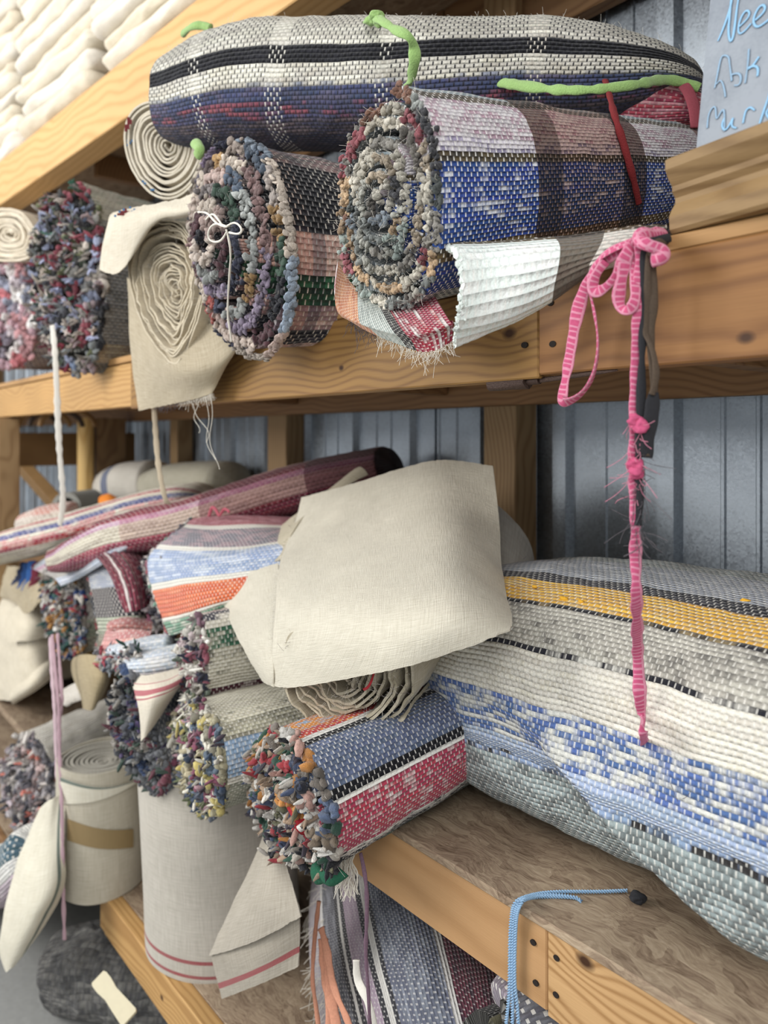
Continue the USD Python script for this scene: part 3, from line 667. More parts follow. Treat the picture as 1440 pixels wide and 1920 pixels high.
# ============================================================ folded linens on the top shelf
M_CREAM = [linen(f'cream_linen', c, d, thread=500.0, bump=0.3) for c, d in (('#eee6d6', '#d6cbb6'), ('#e9dfcc', '#cfc2aa'), ('#f0eadf', '#dad1c2'))]
M_CREAMX = linen('cream_linen_dark', '#d9cdb8', '#bfb196', thread=500.0, bump=0.3)
def folded_cloth(x0, x1, z, h, seed):
    """A cloth folded over and over: three loops of one sheet lying on each other, the fold towards the front."""
    r = np.random.default_rng(seed); n = 46; L = x1 - x0
    prof = []
    layers = 1; hl = h / layers
    for k in range(layers):                 # a flat loop: outline of each fold bulges at the front
        a = np.linspace(-np.pi / 2, np.pi / 2, 17)
        o = r.uniform(-0.012, 0.016)
        prof += [(o - np.cos(q) * hl * 0.6, (k + 0.5) * hl + np.sin(q) * hl * 0.47) for q in a]
    prof = np.array(prof); m = len(prof)
    back = np.array([(0.26, h * 0.95), (0.27, h * 0.5), (0.26, 0.03 * h)])
    prof = np.vstack([prof, back]); m = len(prof)
    s = np.linspace(0, 1, n)
    k = np.sqrt(np.clip(1 - np.clip((0.05 - s) / 0.05, 0, 1) ** 2, 0.02, 1) * np.clip(1 - np.clip((s - .95) / .05, 0, 1) ** 2, 0.02, 1))
    base = np.array([x0, 0, z]) + np.zeros((n, m, 3))
    along = tdir[None, None] * (s * L)[:, None, None]
    y0 = tA + tdir * ((x0 - tA[0]) / tdir[0])
    c = prof.mean(0)
    pr = c + (prof - c)[None] * (0.35 + 0.65 * k)[:, None, None]
    S = np.array([y0[0], y0[1], z]) + along + tin[None, None] * (pr[..., :1] + 0.004) + UP * pr[..., 1:]
    sag = (meshkit.fbm(np.stack([S[..., 0] * 5 + seed, S[..., 2] * 22, S[..., 1] * 5], -1), 3, seed) - 0.5)
    S = S - tin * (sag * 0.05 * (prof[:, 0] < 0.1))[..., None] + UP * ((meshkit.fbm(np.stack([S[..., 0] * 4, S[..., 1] * 4, S[..., 2] * 3 + seed], -1), 2, seed + 9) - 0.5) * 0.022)[..., None]
    uv = np.stack(np.broadcast_arrays((s * L)[:, None], np.cumsum(np.r_[0, np.linalg.norm(np.diff(prof, axis=0), axis=1)])[None]), -1)
    F = grid_faces(n, m, True); V = S.reshape(-1, 3); U = uv.reshape(-1, 2); k0 = len(V)
    V = np.vstack([V, S[0].mean(0), S[-1].mean(0)]); U = np.vstack([U, U[:2]]); j = np.arange(m); j2 = (j + 1) % m
    F = np.vstack([F, np.stack([np.full(m, k0), j2, j], 1), np.stack([np.full(m, k0 + 1), (n - 1) * m + j, (n - 1) * m + j2], 1)])
    if trimesh.Trimesh(V, F, process=False).volume < 0: F = F[:, ::-1]
    return V, F, U
stacks = [(-1.72 - 0.70, -1.70, 7), (-3.15, -2.45, 10), (-3.90, -3.19, 11)]
ORD = ['bottom', 'second', 'third', 'fourth', 'fifth', 'sixth', 'seventh', 'eighth', 'ninth', 'tenth', 'eleventh']
WHICH = ['right', 'middle', 'left']
k = 0
for si, (x0, x1, nl) in enumerate(stacks):
    z = Z_TOP + 0.001; r = np.random.default_rng(40 + si)
    for li in range(nl):
        h = r.uniform(0.046, 0.064); a, b2 = x0 + r.uniform(-0.05, 0.05), x1 + r.uniform(-0.05, 0.03)
        V, F, U = folded_cloth(a, b2, z, h, 100 + k)
        obj('folded_linen', (V, F), M_CREAM[k % 3], None, True, U, label=(f'cream folded linen lying at the very bottom of the {WHICH[si]} stack on the top shelf' if li == 0 else f'cream folded linen, {ORD[li]} from the bottom of the {WHICH[si]} stack on the top shelf'), cat='folded cloth', group='folded cream linens on the top shelf')
        z += h * 1.06; k += 1

# ============================================================ ROLLS ON THE MIDDLE SHELF
def face_things(R, root): pass
# --- plaid roll, white and blue with brown bands
ol = [(735, 158), (775, 170), (808, 215), (828, 290), (835, 380), (832, 470), (815, 545), (780, 582), (735, 594), (690, 577), (655, 535), (635, 455), (628, 370), (635, 290), (660, 222), (695, 178)]
T = thing('plaid_rag_rug_roll', 'thick rolled rag rug in white and royal blue plaid with a frayed spiral end', 'rug', P(735, 594, -0.12))
Rl = Roll(ol, -0.12, L=0.62, dx=0.09, dz=0.135, back=0.60)
st = [(0.7, '#a3adb0', '#7d8a90', .5), (1.15, '#4a443c', '#6e6456', .5), (2.55, '#d9d3d6', '#b99aa8', .44), (2.8, '#dcd6dc', '#9a92ac', .4), (3.12, '#5b4f38', '#3f3a33', .45), (3.6, '#2f4c92', '#d4d8e0', .25), (4.4, '#2c4a94', '#cfd4de', .33), (5.0, '#2a4890', '#c7ccd8', .2), (5.35, '#6b5a3a', '#453d30', .4), (6.4, '#2a3f86', '#4e5668', .3), (16, '#8f9494', '#5d6468', .5)]
st = Rl.stripes(st)
ub = [(0.165, '#ffffff'), (0.215, '#8a756c'), (0.345, '#cdb2a8'), (0.40, '#85716a'), (0.55, '#ffffff'), (0.7, '#b59a90')]
mt = fabric('plaid_weave', st, Rl.Pm, pr=0.0062, pw=0.0052, warp='#ece9e4', fleck=0.85, ubands=ub, ulen=0.75, grain=34, vary=0.3, bump=0.9)
pal = ['#9a9e99', '#c4bdad', '#7e827f', '#b3b2a7', '#b9b2a2', '#46464a', '#bf6f7a', '#9c525a', '#b99c7a', '#7f5a48', '#d3cbba', '#8f9aa4', '#d8cdb8', '#5a605e', '#aa9a84', '#9eaba4', '#c9c2b2', '#c9a880', '#8d8880', '#6a655e', '#bcb6a8']
Rl.build(T, mt, 0.0205, f0=0.02, beads=pal, tele=0.02, bump=0.004, seed=1, pr=0.0075, run=(2, 9), fib=900, sub=1, bead_size=1.0)
PL = Rl
# loose white end and the layers under it
fm = fabric('plaid_flap_weave', [(0.02, '#6a5d45', '#474035', .4), (0.175, '#e6eee8', '#f0f1ec', .4), (0.4, '#4a4640', '#6b655a', .5)], 0.4, pr=0.0088, pw=0.006, warp='#e9e6df', fleck=0.55, ubands=[(0.12, '#ffffff'), (0.165, '#75685f'), (0.6, '#f0e3de')], ulen=0.75, vary=0.12, bump=1.0, wob=0.003)
ctrl = [[(832, 462, -.095), (900, 462, -.06), (960, 458, -.04), (1050, 452, -.02), (1150, 440, .0), (1252, 430, .04)],
        [(858, 490, -.125), (920, 487, -.09), (985, 480, -.07), (1060, 474, -.045), (1140, 464, -.02), (1235, 450, .02)],
        [(862, 560, -.13), (920, 550, -.10), (985, 535, -.075), (1050, 512, -.05), (1120, 488, -.03), (1215, 464, .01)],
        [(858, 605, -.12), (915, 595, -.095), (975, 575, -.07), (1040, 542, -.045), (1110, 500, -.03), (1205, 470, .0)],
        [(850, 644, -.10), (905, 620, -.08), (970, 592, -.055), (1035, 552, -.035), (1100, 508, -.02), (1200, 474, .0)]]
_, S = cloth('loose_white_end', ctrl, fm, T, 60, 90, 0.007, 0.006, 14, 0.002, label='white corded loose end hanging over the beam')
loopsA = S[:, 0][::1]
Tt = np.gradient(loopsA, axis=0); Tt /= np.linalg.norm(Tt, axis=1, keepdims=True); Aa = np.repeat(-PL.e1[None] * -1, len(Tt), 0); Aa = np.cross(Tt, np.cross(Aa, Tt)); Aa /= np.linalg.norm(Aa, axis=1, keepdims=True)
m_ = 18; ii = np.linspace(6, 55, m_).astype(int)
V, F, C = bead_field(loopsA[ii] + 0.001 * Aa[ii], Tt[ii], np.cross(Tt[ii], Aa[ii]), Aa[ii], np.tile([[0.0046, 0.0045, 0.006]], (m_, 1)), np.tile(np.array(lin('#e3ebe4')), (m_, 1)), 2, 5)
obj('edge_cords', (V, F), TINT, T, True, None, C, kind='stuff')
om = fabric('plaid_under_weave', [(0.085, '#e0a27c', '#c97b58', .35), (0.155, '#c5cdc6', '#9aa39e', .4), (0.172, '#2f2c2c', '#8a8a86', .3), (0.3, '#9c3345', '#d8cfcb', .35)], 0.3, pr=0.005, pw=0.004, fleck=0.6, vary=0.25, bump=0.9)
ctrl = [[(634, 490, -.07), (658, 530, -.075), (695, 560, -.08), (745, 575, -.075), (810, 550, -.07)],
        [(628, 560, -.11), (652, 590, -.115), (715, 612, -.12), (775, 618, -.115), (842, 600, -.10)],
        [(638, 592, -.10), (668, 605, -.11), (730, 628, -.115), (790, 635, -.11), (850, 612, -.095)],
        [(655, 600, -.085), (690, 622, -.1), (745, 645, -.1), (800, 660, -.1), (848, 640, -.085)]]
c = np.array([[P(*q) for q in row] for row in ctrl]); S = surface(c.transpose(1, 0, 2), 60, 40); uv = arc_uv(S)
V, F, U = solid_grid(S, 0.006, uv); obj('under_layer', (V, F), om, T, True, U, label='orange, grey and crimson under layer with frayed edge')
e = S[:, -1]; fibers('frayed_edge', np.repeat(e, 4, 0), np.tile([[0.1, -0.1, -1.0]], (len(e) * 4, 1)), 0.012, T, 12, None, 0.0005)
# dark red cord round the back part
M_DRED = plain('dark_red_wool', '#7c2326', 0.95, 500.0, 0.3, 0.8, 0.002)
V, F, U = tube([P(1135, 152, .30), P(1141, 172, .26)] + [on_grid(PL.S, a, b, .006) for a, b in ((1152, 215), (1163, 250), (1178, 300), (1190, 345), (1198, 382))], 0.0105, 0.007, 10, 120, wob=.25); obj('red_cord', (V, F), M_DRED, T, True)

# --- pink patchwork roll
ol = [(440, 266), (488, 284), (518, 345), (538, 425), (544, 510), (535, 590), (512, 648), (478, 668), (440, 650), (406, 605), (380, 540), (363, 460), (360, 385), (372, 325), (400, 283)]
T = thing('patchwork_rag_rug_roll', 'rolled rag rug in dusty pink, black and green patches with white string at its end', 'rug', P(480, 668, -0.1))
Rl = Roll(ol, -0.10, L=0.55, dx=0.05, dz=0.03, back=0.88)
st = [(0.5, '#4c4550', '#7d6b70', .5), (1.2, '#8a6e6c', '#54504f', .5), (2.1, '#17171d', '#22222a', .3), (3.05, '#1a1a20', '#2a2630', .2), (3.95, '#c9a79b', '#bd998e', .4), (4.85, '#2d5a3c', '#1f3328', .4), (5.6, '#9a7f80', '#c0a19a', .45), (6.2, '#23222c', '#3b3a48', .4), (7.0, '#b89a90', '#9c827c', .4), (15, '#5b565a', '#98898a', .5)]
st = Rl.stripes(st)
mt = fabric('patchwork_weave', st, Rl.Pm, pr=0.0105, pw=0.0075, warp='#d9d2c6', fleck=0.75, ubands=[(0.03, '#b9b9c4'), (0.06, '#e8d8d4'), (0.085, '#b4b4bc'), (0.8, '#ffffff')], ulen=0.8, grain=10, vary=0.3, bump=1.0, dash=0.16)
pal = ['#c0a79b', '#b49a90', '#3a3d50', '#7e8a98', '#5c5560', '#c0a69c', '#2c2c34', '#a89c94', '#b3544a', '#566374', '#8f8096', '#c7b8a8', '#41594a', '#8c6f6c', '#d0c0b2', '#6b5a58', '#5a3a40', '#a9aca8', '#b9a79a', '#837a78', '#c9b6a8', '#b08a54']
Rl.build(T, mt, 0.030, f0=0.0, beads=pal, tele=0.085, bump=0.006, seed=2, pr=0.0098, run=(4, 12), fib=400, sub=1, bead_size=1.05, coil_depth=0.13)
PK = Rl
# extra ribs of rag stepping back behind the rim
for k in range(1):
    ff = np.linspace(0.02, 0.98, int(Rl.Pm / 0.0105)); pos = Rl.at(ff, np.full(len(ff), 1.0 + 0.012), np.full(len(ff), 0.008 + 0.022 * k) + rng.normal(0, 0.001, len(ff)))
    tt = Rl.at(ff + .004, np.full(len(ff), 1.0), np.full(len(ff), 0.01 + 0.022 * k)) - pos + Rl.at(ff, np.full(len(ff), 1.012), np.full(len(ff), 0.01)) * 0; tt = np.gradient(pos, axis=0); tt /= np.linalg.norm(tt, axis=1, keepdims=True)
    aa = np.repeat(-Rl.a[None], len(ff), 0)
    V, F, C = bead_field(pos, tt, np.cross(tt, aa), aa, np.tile([[0.0072, 0.006, 0.0115]], (len(ff), 1)), palette_run(len(ff), [['#c8aea2', '#8a98a8', '#33344a', '#b49a90', '#9b87a5', '#c7b8a8'], ['#8fa0ac', '#c25a4c', '#c8aea2', '#3c3c50', '#a9a0b5'], ['#c9aaa0', '#54687e', '#35513f', '#c0a69c', '#7c6f78', '#2a2a34']][k], 60 + k, (6, 16)), 1, 30 + k, 0.3)
    obj('weft_ridge', (V, F), TINT, T, True, None, C, kind='stuff')
M_STR = plain('white_string', '#ded8cc', 0.9, 600.0, 0.15)
yb = -0.20
knot = thing('white_string', None, None, (0, 0, 0)) if False else None
for q in ([(372, 398), (388, 400), (400, 412), (412, 422), (425, 425)], [(425, 425), (405, 420), (392, 432), (394, 450), (412, 452), (424, 436)], [(425, 425), (440, 418), (452, 428), (448, 438), (430, 436)], [(424, 430), (432, 470), (430, 520), (427, 580), (430, 612), (434, 640)], [(418, 424), (408, 410), (398, 402), (386, 412)]):
    V, F, U = tube([P(a, b, yb + 0.0004 * max(0, b - 440)) for a, b in q], 0.0035, None, 8, 60, wob=.3); obj('white_string', (V, F), M_STR, T, True)

# --- small beige-ended cream roll with cross stitched band, and the bolt below it
M_LIN1 = linen('oatmeal_linen', '#cfc4af', '#b0a38a', thread=520)
M_LIN2 = linen('ecru_linen', '#d8d0c0', '#bdb29d', thread=520)
ol = [(308, 182), (345, 190), (372, 215), (386, 260), (380, 310), (358, 350), (322, 374), (283, 366), (250, 330), (232, 285), (230, 240), (244, 205), (272, 186)]
T = thing('embroidered_linen_roll', 'small cream linen roll with cross stitched flowers and one end flopping down', 'fabric roll', P(322, 374, -0.1))
Rl = Roll(ol, -0.10, L=0.42, dx=-0.26, dz=0.02, back=1.0)
Rl.build(T, M_LIN2, 0.0085, f0=0.3, th=0.0045, tele=-0.018, bump=0.002, seed=3, rough_edge=0.0016, rho_in=0.08, fib=40)
EM = Rl
ctrl = [[(398, 325, -.11), (385, 338, -.115), (355, 365, -.12), (310, 378, -.125), (262, 388, -.13), (222, 396, -.135), (207, 404, -.135)],
        [(400, 352, -.12), (388, 360, -.13), (355, 386, -.14), (312, 392, -.145), (268, 398, -.15), (228, 404, -.155), (204, 416, -.15)],
        [(396, 385, -.12), (380, 392, -.13), (345, 402, -.14), (308, 406, -.145), (268, 418, -.155), (226, 436, -.16), (197, 444, -.155)],
        [(392, 398, -.11), (372, 402, -.12), (335, 408, -.13), (300, 412, -.14), (262, 446, -.15), (222, 472, -.155), (190, 474, -.15)],
        [(388, 402, -.10), (366, 405, -.11), (325, 410, -.12), (292, 416, -.13), (250, 478, -.145), (216, 513, -.15), (186, 505, -.145)]]
_, S = cloth('flopping_end', ctrl, M_LIN2, T, 50, 70, 0.003, 0.008, 12, label='loose end folded down over the coil below')
M_ST = [plain('stitch_' + n, c, 0.9, 500.0, 0.2) for n, c in (('crimson', '#6b2328'), ('blue', '#3f6f9b'), ('green', '#2f7a4a'))]
def stitches(px, py, y, cells, mat, root, sz=0.0052, on=None):
    V = []
    c0 = P(px, py, y) if on is None else on_grid(on, px, py, .012, 14); ms = []
    for i, j in cells:
        b_ = trimesh.creation.box([sz * .92, sz * .92, 0.0016]); v = np.array(b_.vertices)
        ms.append((c0 + v[:, :1] * RIGHT + v[:, 1:2] * UP - v[:, 2:] * FWD + RIGHT * i * sz + UP * j * sz, np.array(b_.faces), np.zeros((8, 2))))
    V, F, U = merge(ms); obj('cross_stitch', (V, F), mat, root, False)
fl = [(0, 0), (1, 0), (0, 1), (1, 1), (2, 1), (1, 2), (2, 2), (2, 3), (1, 3), (0, 3)]
stitches(236, 240, -.126, [(0, 0), (1, 0), (0, 1), (1, 1), (2, 2), (1, 2), (2, 3), (1, 4), (0, -1), (1, 3)], M_ST[0], T, on=EM.S)
stitches(240, 264, -.126, [(0, 0), (2, 0), (1, -1), (0, -2)], M_ST[1], T, .0045, EM.S)
stitches(262, 294, -.120, [(0, 0), (0, -1), (1, -1), (0, -2), (1, -2), (1, -3), (1, 1)], M_ST[2], T, on=EM.S)
stitches(252, 232, -.120, [(0, 0), (1, 1), (0, 1), (2, 3), (1, -1), (3, 4)], M_ST[1], T, .0045, EM.S)
stitches(268, 340, -.120, [(0, 0), (1, -1), (4, -4), (5, -4)], M_ST[1], T, .0045, EM.S)
stitches(222, 402, -.166, [(0, 0), (1, 0), (2, 0), (3, 1), (1, 1), (2, 1), (3, 2), (4, 1)], M_ST[0], T)
stitches(232, 393, -.163, [(0, 0), (-2, -1), (3, 1), (4, -1), (-4, -3), (5, 0)], M_ST[1], T, .0045)

ol = [(316, 408), (350, 424), (372, 468), (378, 535), (368, 600), (348, 652), (327, 684), (300, 662), (268, 615), (246, 552), (238, 492), (250, 446), (280, 416)]
T = thing('oatmeal_linen_bolt', 'oatmeal linen bolt with a pointed oval coil and a flap hanging over the beam', 'fabric bolt', P(327, 684, -0.1))
Rl = Roll(ol, -0.10, L=0.52, dx=-0.06, dz=0.02, back=0.95)
Rl.build(T, M_LIN1, 0.0064, f0=0.42, th=0.0034, tele=-0.03, bump=0.005, seed=4, rough_edge=0.005, rho_in=0.06, fib=500)
OB = Rl
M_LIN1B = linen('oatmeal_twill', '#b9ad97', '#998c74', thread=420)
ctrl = [[(240, 520, -.055), (280, 560, -.06), (330, 600, -.065), (390, 610, -.05), (445, 560, -.04)],
        [(243, 580, -.06), (285, 620, -.075), (335, 665, -.085), (400, 660, -.06), (446, 620, -.045)],
        [(246, 640, -.062), (290, 675, -.078), (340, 700, -.085), (400, 690, -.06), (442, 655, -.045)],
        [(253, 712, -.055), (295, 722, -.065), (345, 728, -.065), (392, 718, -.05), (420, 690, -.035)],
        [(262, 770, -.05), (300, 762, -.05), (345, 752, -.05), (385, 742, -.045), (398, 736, -.04)]]
_, S = cloth('hanging_flap', ctrl, M_LIN1B, T, 60, 60, 0.0025, 0.006, 10, label='flat linen flap hanging down in front of the beam')
e = S[-1][12:]; fibers('frayed_edge', np.repeat(e, 5, 0), np.tile([[0, -.05, -1.0]], (len(e) * 5, 1)), 0.010, T, 13, None, 0.0005)
L = []
for (a, b), (c, d), ph in (((385, 742), (398, 862), 0), ((372, 748), (365, 812), 1.5), ((360, 752), (392, 830), 3), ((395, 740), (402, 880), .7)):
    s_ = np.linspace(0, 1, 24); L.append(np.array([P(a + (c - a) * q + 10 * math.sin(q * 7 + ph) * q, b + (d - b) * q, -.045) for q in s_]))
curves('trailing_threads', L, 0.0011, FIBER_LIGHT, T)

# --- big multicoloured rag roll
ol = [(128, 336), (162, 350), (186, 405), (200, 480), (204, 560), (198, 640), (182, 698), (150, 714), (112, 690), (82, 640), (66, 570), (60, 500), (65, 430), (80, 375), (102, 345)]
T = thing('multicoloured_rag_roll', 'large oval rag rug roll with shaggy red, grey, green and lilac end', 'rug', P(150, 714, -0.1))
Rl = Roll(ol, -0.08, L=0.55, dx=-0.19, dz=0.03, back=0.95)
st = Rl.stripes([(0.8, '#a8a496', '#8c8a7c', .5), (2, '#b3ad9e', '#9da090', .4), (3, '#7d7c76', '#5c5a58', .4), (4.2, '#6a6c6c', '#858688', .5), (5.2, '#8c8a86', '#6f6f70', .4), (5.8, '#a99c84', '#8c8070', .4), (7, '#6c6e6c', '#4e504e', .4), (15, '#7c7a76', '#a8a49a', .5)])
mt = fabric('multi_weave', st, Rl.Pm, pr=0.010, pw=0.009, warp='#b9b4a8', fleck=0.4, vary=0.35, bump=1.0)
pal = ['#8f8c86', '#5c5c5c', '#b5ab9c', '#8c3a48', '#55604e', '#8e95b0', '#2a2a2e', '#c4b4aa', '#6e6f78', '#a8998a', '#747a52', '#cbbfb2', '#a14a58', '#3d4338', '#b8a0a4', '#9aa0a0', '#7d8fae', '#40353a']
Rl.build(T, mt, 0.042, f0=0.05, beads=pal, tele=0.03, bump=0.006, seed=5, pr=0.0155, run=(1, 4), fib=500, sub=1, bead_size=1.2, rough_edge=0.007)
MU = Rl
r_ = np.random.default_rng(55); n_ = 260
i_ = r_.integers(0, len(Rl.edge), n_); d_ = -Rl.a + r_.normal(0, .6, (n_, 3)); d_ /= np.linalg.norm(d_, axis=1, keepdims=True)
base = Rl.edge[i_] + d_ * 0.012 - Rl.a * 0.008
t_ = np.cross(d_, r_.normal(0, 1, (n_, 3))); t_ /= np.linalg.norm(t_, axis=1, keepdims=True)
V, F, C = bead_field(base, d_, t_, np.cross(d_, t_), np.tile([[0.019, 0.008, 0.007]], (n_, 1)), palette_run(n_, pal + ['#9b2f44', '#b8bfe0', '#2f6f56'], 56, (1, 3)), 1, 57, 0.6)
obj('rag_tufts', (V, F), TINT, T, True, None, C, kind='stuff')

# --- far left: pink and white rag roll, cream roll above it
ol = [(18, 480), (50, 500), (68, 560), (72, 620), (58, 680), (25, 704), (-15, 690), (-45, 640), (-50, 570), (-35, 510), (-10, 485)]
T = thing('pink_white_rag_roll', 'shaggy pink, white and lilac rag rug roll at the far left end', 'rug', P(20, 704, -0.06))
Rl = Roll(ol, -0.06, L=0.5, dx=-0.2, dz=0.03, back=0.95)
st = Rl.stripes([(3, '#c9bcb8', '#a98a92', .5), (11, '#b6a8a8', '#8a7f88', .5)])
pal = ['#d9cfcb', '#b9929c', '#e0d9d6', '#8f8492', '#c88f92', '#efe9e4', '#a0a4b8', '#c06a70', '#cdbfc4']
Rl.build(T, fabric('pink_white_weave', st, Rl.Pm, pr=0.012, pw=0.01, vary=0.3), 0.04, beads=pal, seed=6, pr=0.018, run=(1, 4), bead_size=1.3, rough_edge=0.006, tele=0.02)
ol = [(15, 386), (45, 395), (66, 425), (70, 455), (60, 480), (25, 492), (-20, 485), (-50, 450), (-45, 415), (-20, 392)]
T = thing('ivory_linen_roll', 'smooth ivory linen roll at the far left with a brown edge line', 'fabric roll', P(20, 492, -0.05))
Rl = Roll(ol, -0.08, L=0.5, dx=-0.2, dz=0.02, back=1.0)
Rl.build(T, linen('ivory_linen', '#ded3c0', '#c8bba4', [(0.05, 0.062, '#8c7c68')], thread=480, along='u'), 0.016, f0=0.2, th=0.008, tele=-0.01, bump=0.003, seed=7, rho_in=0.1)

# --- long bundle lying on top: grey check, black, white and blue rows along it
st_ = [(P(335, 190, -0.075), .075, .090), (P(375, 182, -0.055), .08, .105), (P(450, 165, -0.01), .09, .116), (P(560, 162, 0.06), .10, .118), (P(700, 164, 0.14), .11, .110), (P(850, 160, 0.22), .11, .100), (P(1000, 155, 0.31), .11, .094), (P(1130, 156, 0.38), .10, .080), (P(1230, 158, 0.44), .08, .050), (P(1318, 162, 0.50), .045, .020)]
T = thing('striped_rag_rug_bundle', 'long rag rug bundle with grey check, black and dark blue rows tied with lime strips', 'rug', P(560, 268, 0.06))
stp = [(0.06, '#c9c6be', '#bdbab2', .3)]
Pm = 0.74
# section runs from the top towards the front or back; stripes are set from the measured positions below
mt = 'later'
def bundle_stripe_mat():
    s = [(0.138, '#bdb9ad', '#cbc7bc', .4), (0.152, '#dcd8cc', '#c9c4b8', .4), (0.184, '#15151a', '#1f1f26', .3), (0.210, '#dad6ca', '#cfc9ba', .4), (0.218, '#cfcabc', '#8b8f9c', .4), (0.245, '#424a68', '#5c586e', .4), (0.275, '#444660', '#8c4e58', .4), (0.31, '#3f3e52', '#605458', .46), (0.37, '#2b2d44', '#453c4a', .45), (0.55, '#2a2b38', '#3c3a44', .5), (0.74, '#b9b5aa', '#a5a196', .4)]
    wb = []
    for a, b, c in ((0, .10, '#2a2a30'), (.10, .125, '#d8d4ca'), (.125, .27, '#2a2a30'), (.27, .31, '#d8d4ca'), (.31, .50, '#2a2a30'), (.5, .53, '#d8d4ca'), (.53, .74, '#2a2a30'), (.74, .78, '#cfc8bb'), (.78, 1.3, '#2a2a30')): wb.append((b, c))
    return fabric('check_bundle_weave', s, 0.74, pr=0.0076, pw=0.0066, fleck=0.95, wbands=wb, ulen=1.3, grain=14, vary=0.35, bump=1.0, dash=0.2)
CB = bundle_stripe_mat()
S, cv = bundle(T, 'folded_rug', st_, CB, 0.008, sq=2.6, nst=140, na=150, seed=8, ends=(False, True))
CHK = (S, cv)
i_ = np.random.default_rng(9).integers(0, len(S), 130); top = S[i_, 0] if True else 0
fibers('loose_threads', S[i_, np.random.default_rng(10).integers(0, 20, 130)], np.tile([[0, -.3, 1.0]], (130, 1)), 0.007, T, 14, FIBER_LIGHT)
# lime strips
M_LIME = plain('lime_rag', '#93b56c', 0.95, 350.0, 0.25, 0.8, 0.002, sheen=.3)
def rag(q, w, parent, name, mat, h=None, n=120, seed=1, **k):
    V, F, U = tube(q, w, h or w * .5, 12, n, wob=.35, seed=seed, **k); return obj(name, (V, F), mat, parent, True, U)
rag([P(672, 44, .12), P(690, 40, .06), P(706, 34, .02), P(735, 52, .01), P(765, 68, .015), P(776, 90, .03), P(777, 115, .035), P(770, 145, .05), P(764, 160, .07)], 0.016, T, 'lime_tie', M_LIME)
for k, (a, b) in enumerate(((706, 30), (712, 40), (698, 38))):
    c = P(a, b, .02); m = trimesh.creation.icosphere(3, .0105); m.vertices *= [1.2, 1, .8]; m.vertices += (meshkit.fbm(m.vertices * 120 + k, 2) - .5)[:, None] * m.vertices / .01 * .007; m.apply_translation(c); obj('tie_knot', m, M_LIME, T, True)
rag([P(345, 62, -.02), P(360, 50, -.03), P(378, 48, -.02), P(395, 52, -.01)], 0.020, T, 'lime_tie', M_LIME, .014, 40, 3)
rag([P(366, 268, -.12), P(374, 280, -.125), P(370, 292, -.125)], 0.02, T, 'lime_tie', M_LIME, .014, 30, 4)
# --- crimson and pink rug lying behind the plaid roll
T = thing('crimson_pink_rug_roll', 'crimson and pink woven rug roll lying behind the plaid roll, knotted with lime', 'rug', P(1200, 240, .42))
st_ = [(P(830, 178, .30), .05, .03), (P(950, 182, .36), .06, .045), (P(1080, 192, .41), .075, .055), (P(1200, 205, .44), .085, .062), (P(1275, 212, .46), .06, .045), (P(1330, 215, .49), .035, .022)]
mt = fabric('crimson_pink_weave', [(0.06, '#2f4fa0', '#b8c4de', .35), (0.09, '#26242c', '#3a3038', .3), (0.16, '#b04a5e', '#d89aa4', .4), (0.24, '#7c2a38', '#a8505e', .4), (0.5, '#4c2028', '#6a3038', .4)], 0.5, pr=0.006, pw=0.005, warp='#d8c0bc', fleck=.5, vary=.3)
bundle(T, 'folded_rug', st_, mt, 0.006, seed=10, ends=(True, True))
rag([P(925, 152, .20), P(960, 158, .20), P(1010, 165, .205), P(1060, 169, .215), P(1110, 168, .235), P(1150, 164, .26), P(1200, 157, .30), P(1240, 150, .36), P(1280, 154, .40), P(1312, 165, .42)], 0.017, T, 'lime_strip', M_LIME, .009, 150, 5)
V, F, U = tube([P(1282, 160, .40), P(1292, 175, .40), P(1302, 205, .40), P(1306, 240, .40)], 0.02, .006, 10, 40); obj('rose_tie', (V, F), plain('rose_rag', '#9c4a55', .95, 400., .25), T, True)

# --- pink gingham tie with bows and long tail; dark strips beside it
g = G(); uv = g('uvmap', 'UV', attribute='st'); ux = g('separate_xyz', 'x', vector=uv)
wv = g.m('fraction', g.m('divide', g.m('multiply_add', g.noise(uv, 30.0), .02, ux), 0.0065)); uy = ux[:-1] + 'y'
k1 = g.m('less_than', wv, 0.33); k2 = g.m('less_than', g.m('absolute', g.m('subtract', g.m('fraction', g.m('divide', uy, 0.009)), .5)), .16)
cg = g.mix(g.m('multiply', g.m('add', k1, k2, clamp=True), .62), lin('#bb4f74'), lin('#d79fb0'))
M_PINK = g.build('pink_gingham', g('hsv', 'color', hue=.5, saturation=1.0, value=g.m('multiply_add', g.noise(uv, 300.0), .5, .75), fac=1.0, color=cg), .9)
T = thing('pink_gingham_tie', 'pink gingham fabric tie with hanging loops and a long tail in front of the beam', 'fabric tie', P(1210, 450, -.02))
yk = -.035
def pt(*q): return [P(a, b, y) for a, b, y in q]
rag(pt((1205, 450, yk), (1170, 465, -.05), (1130, 490, -.055), (1098, 540, -.05), (1080, 600, -.05), (1068, 670, -.05), (1056, 735, -.05), (1060, 753, -.05), (1085, 742, -.05), (1110, 708, -.05), (1121, 650, -.055), (1115, 590, -.055), (1106, 545, -.06), (1105, 520, -.06), (1120, 490, -.06), (1160, 465, -.055), (1200, 448, -.045)), .0125, T, 'tie_loop', M_PINK, .003, 200, 6, twist=2.0)
rag(pt((1205, 448, yk), (1180, 470, -.06), (1165, 500, -.065), (1140, 535, -.065), (1115, 545, -.065), (1115, 520, -.065), (1135, 490, -.06)), .0125, T, 'tie_loop', M_PINK, .003, 100, 7)
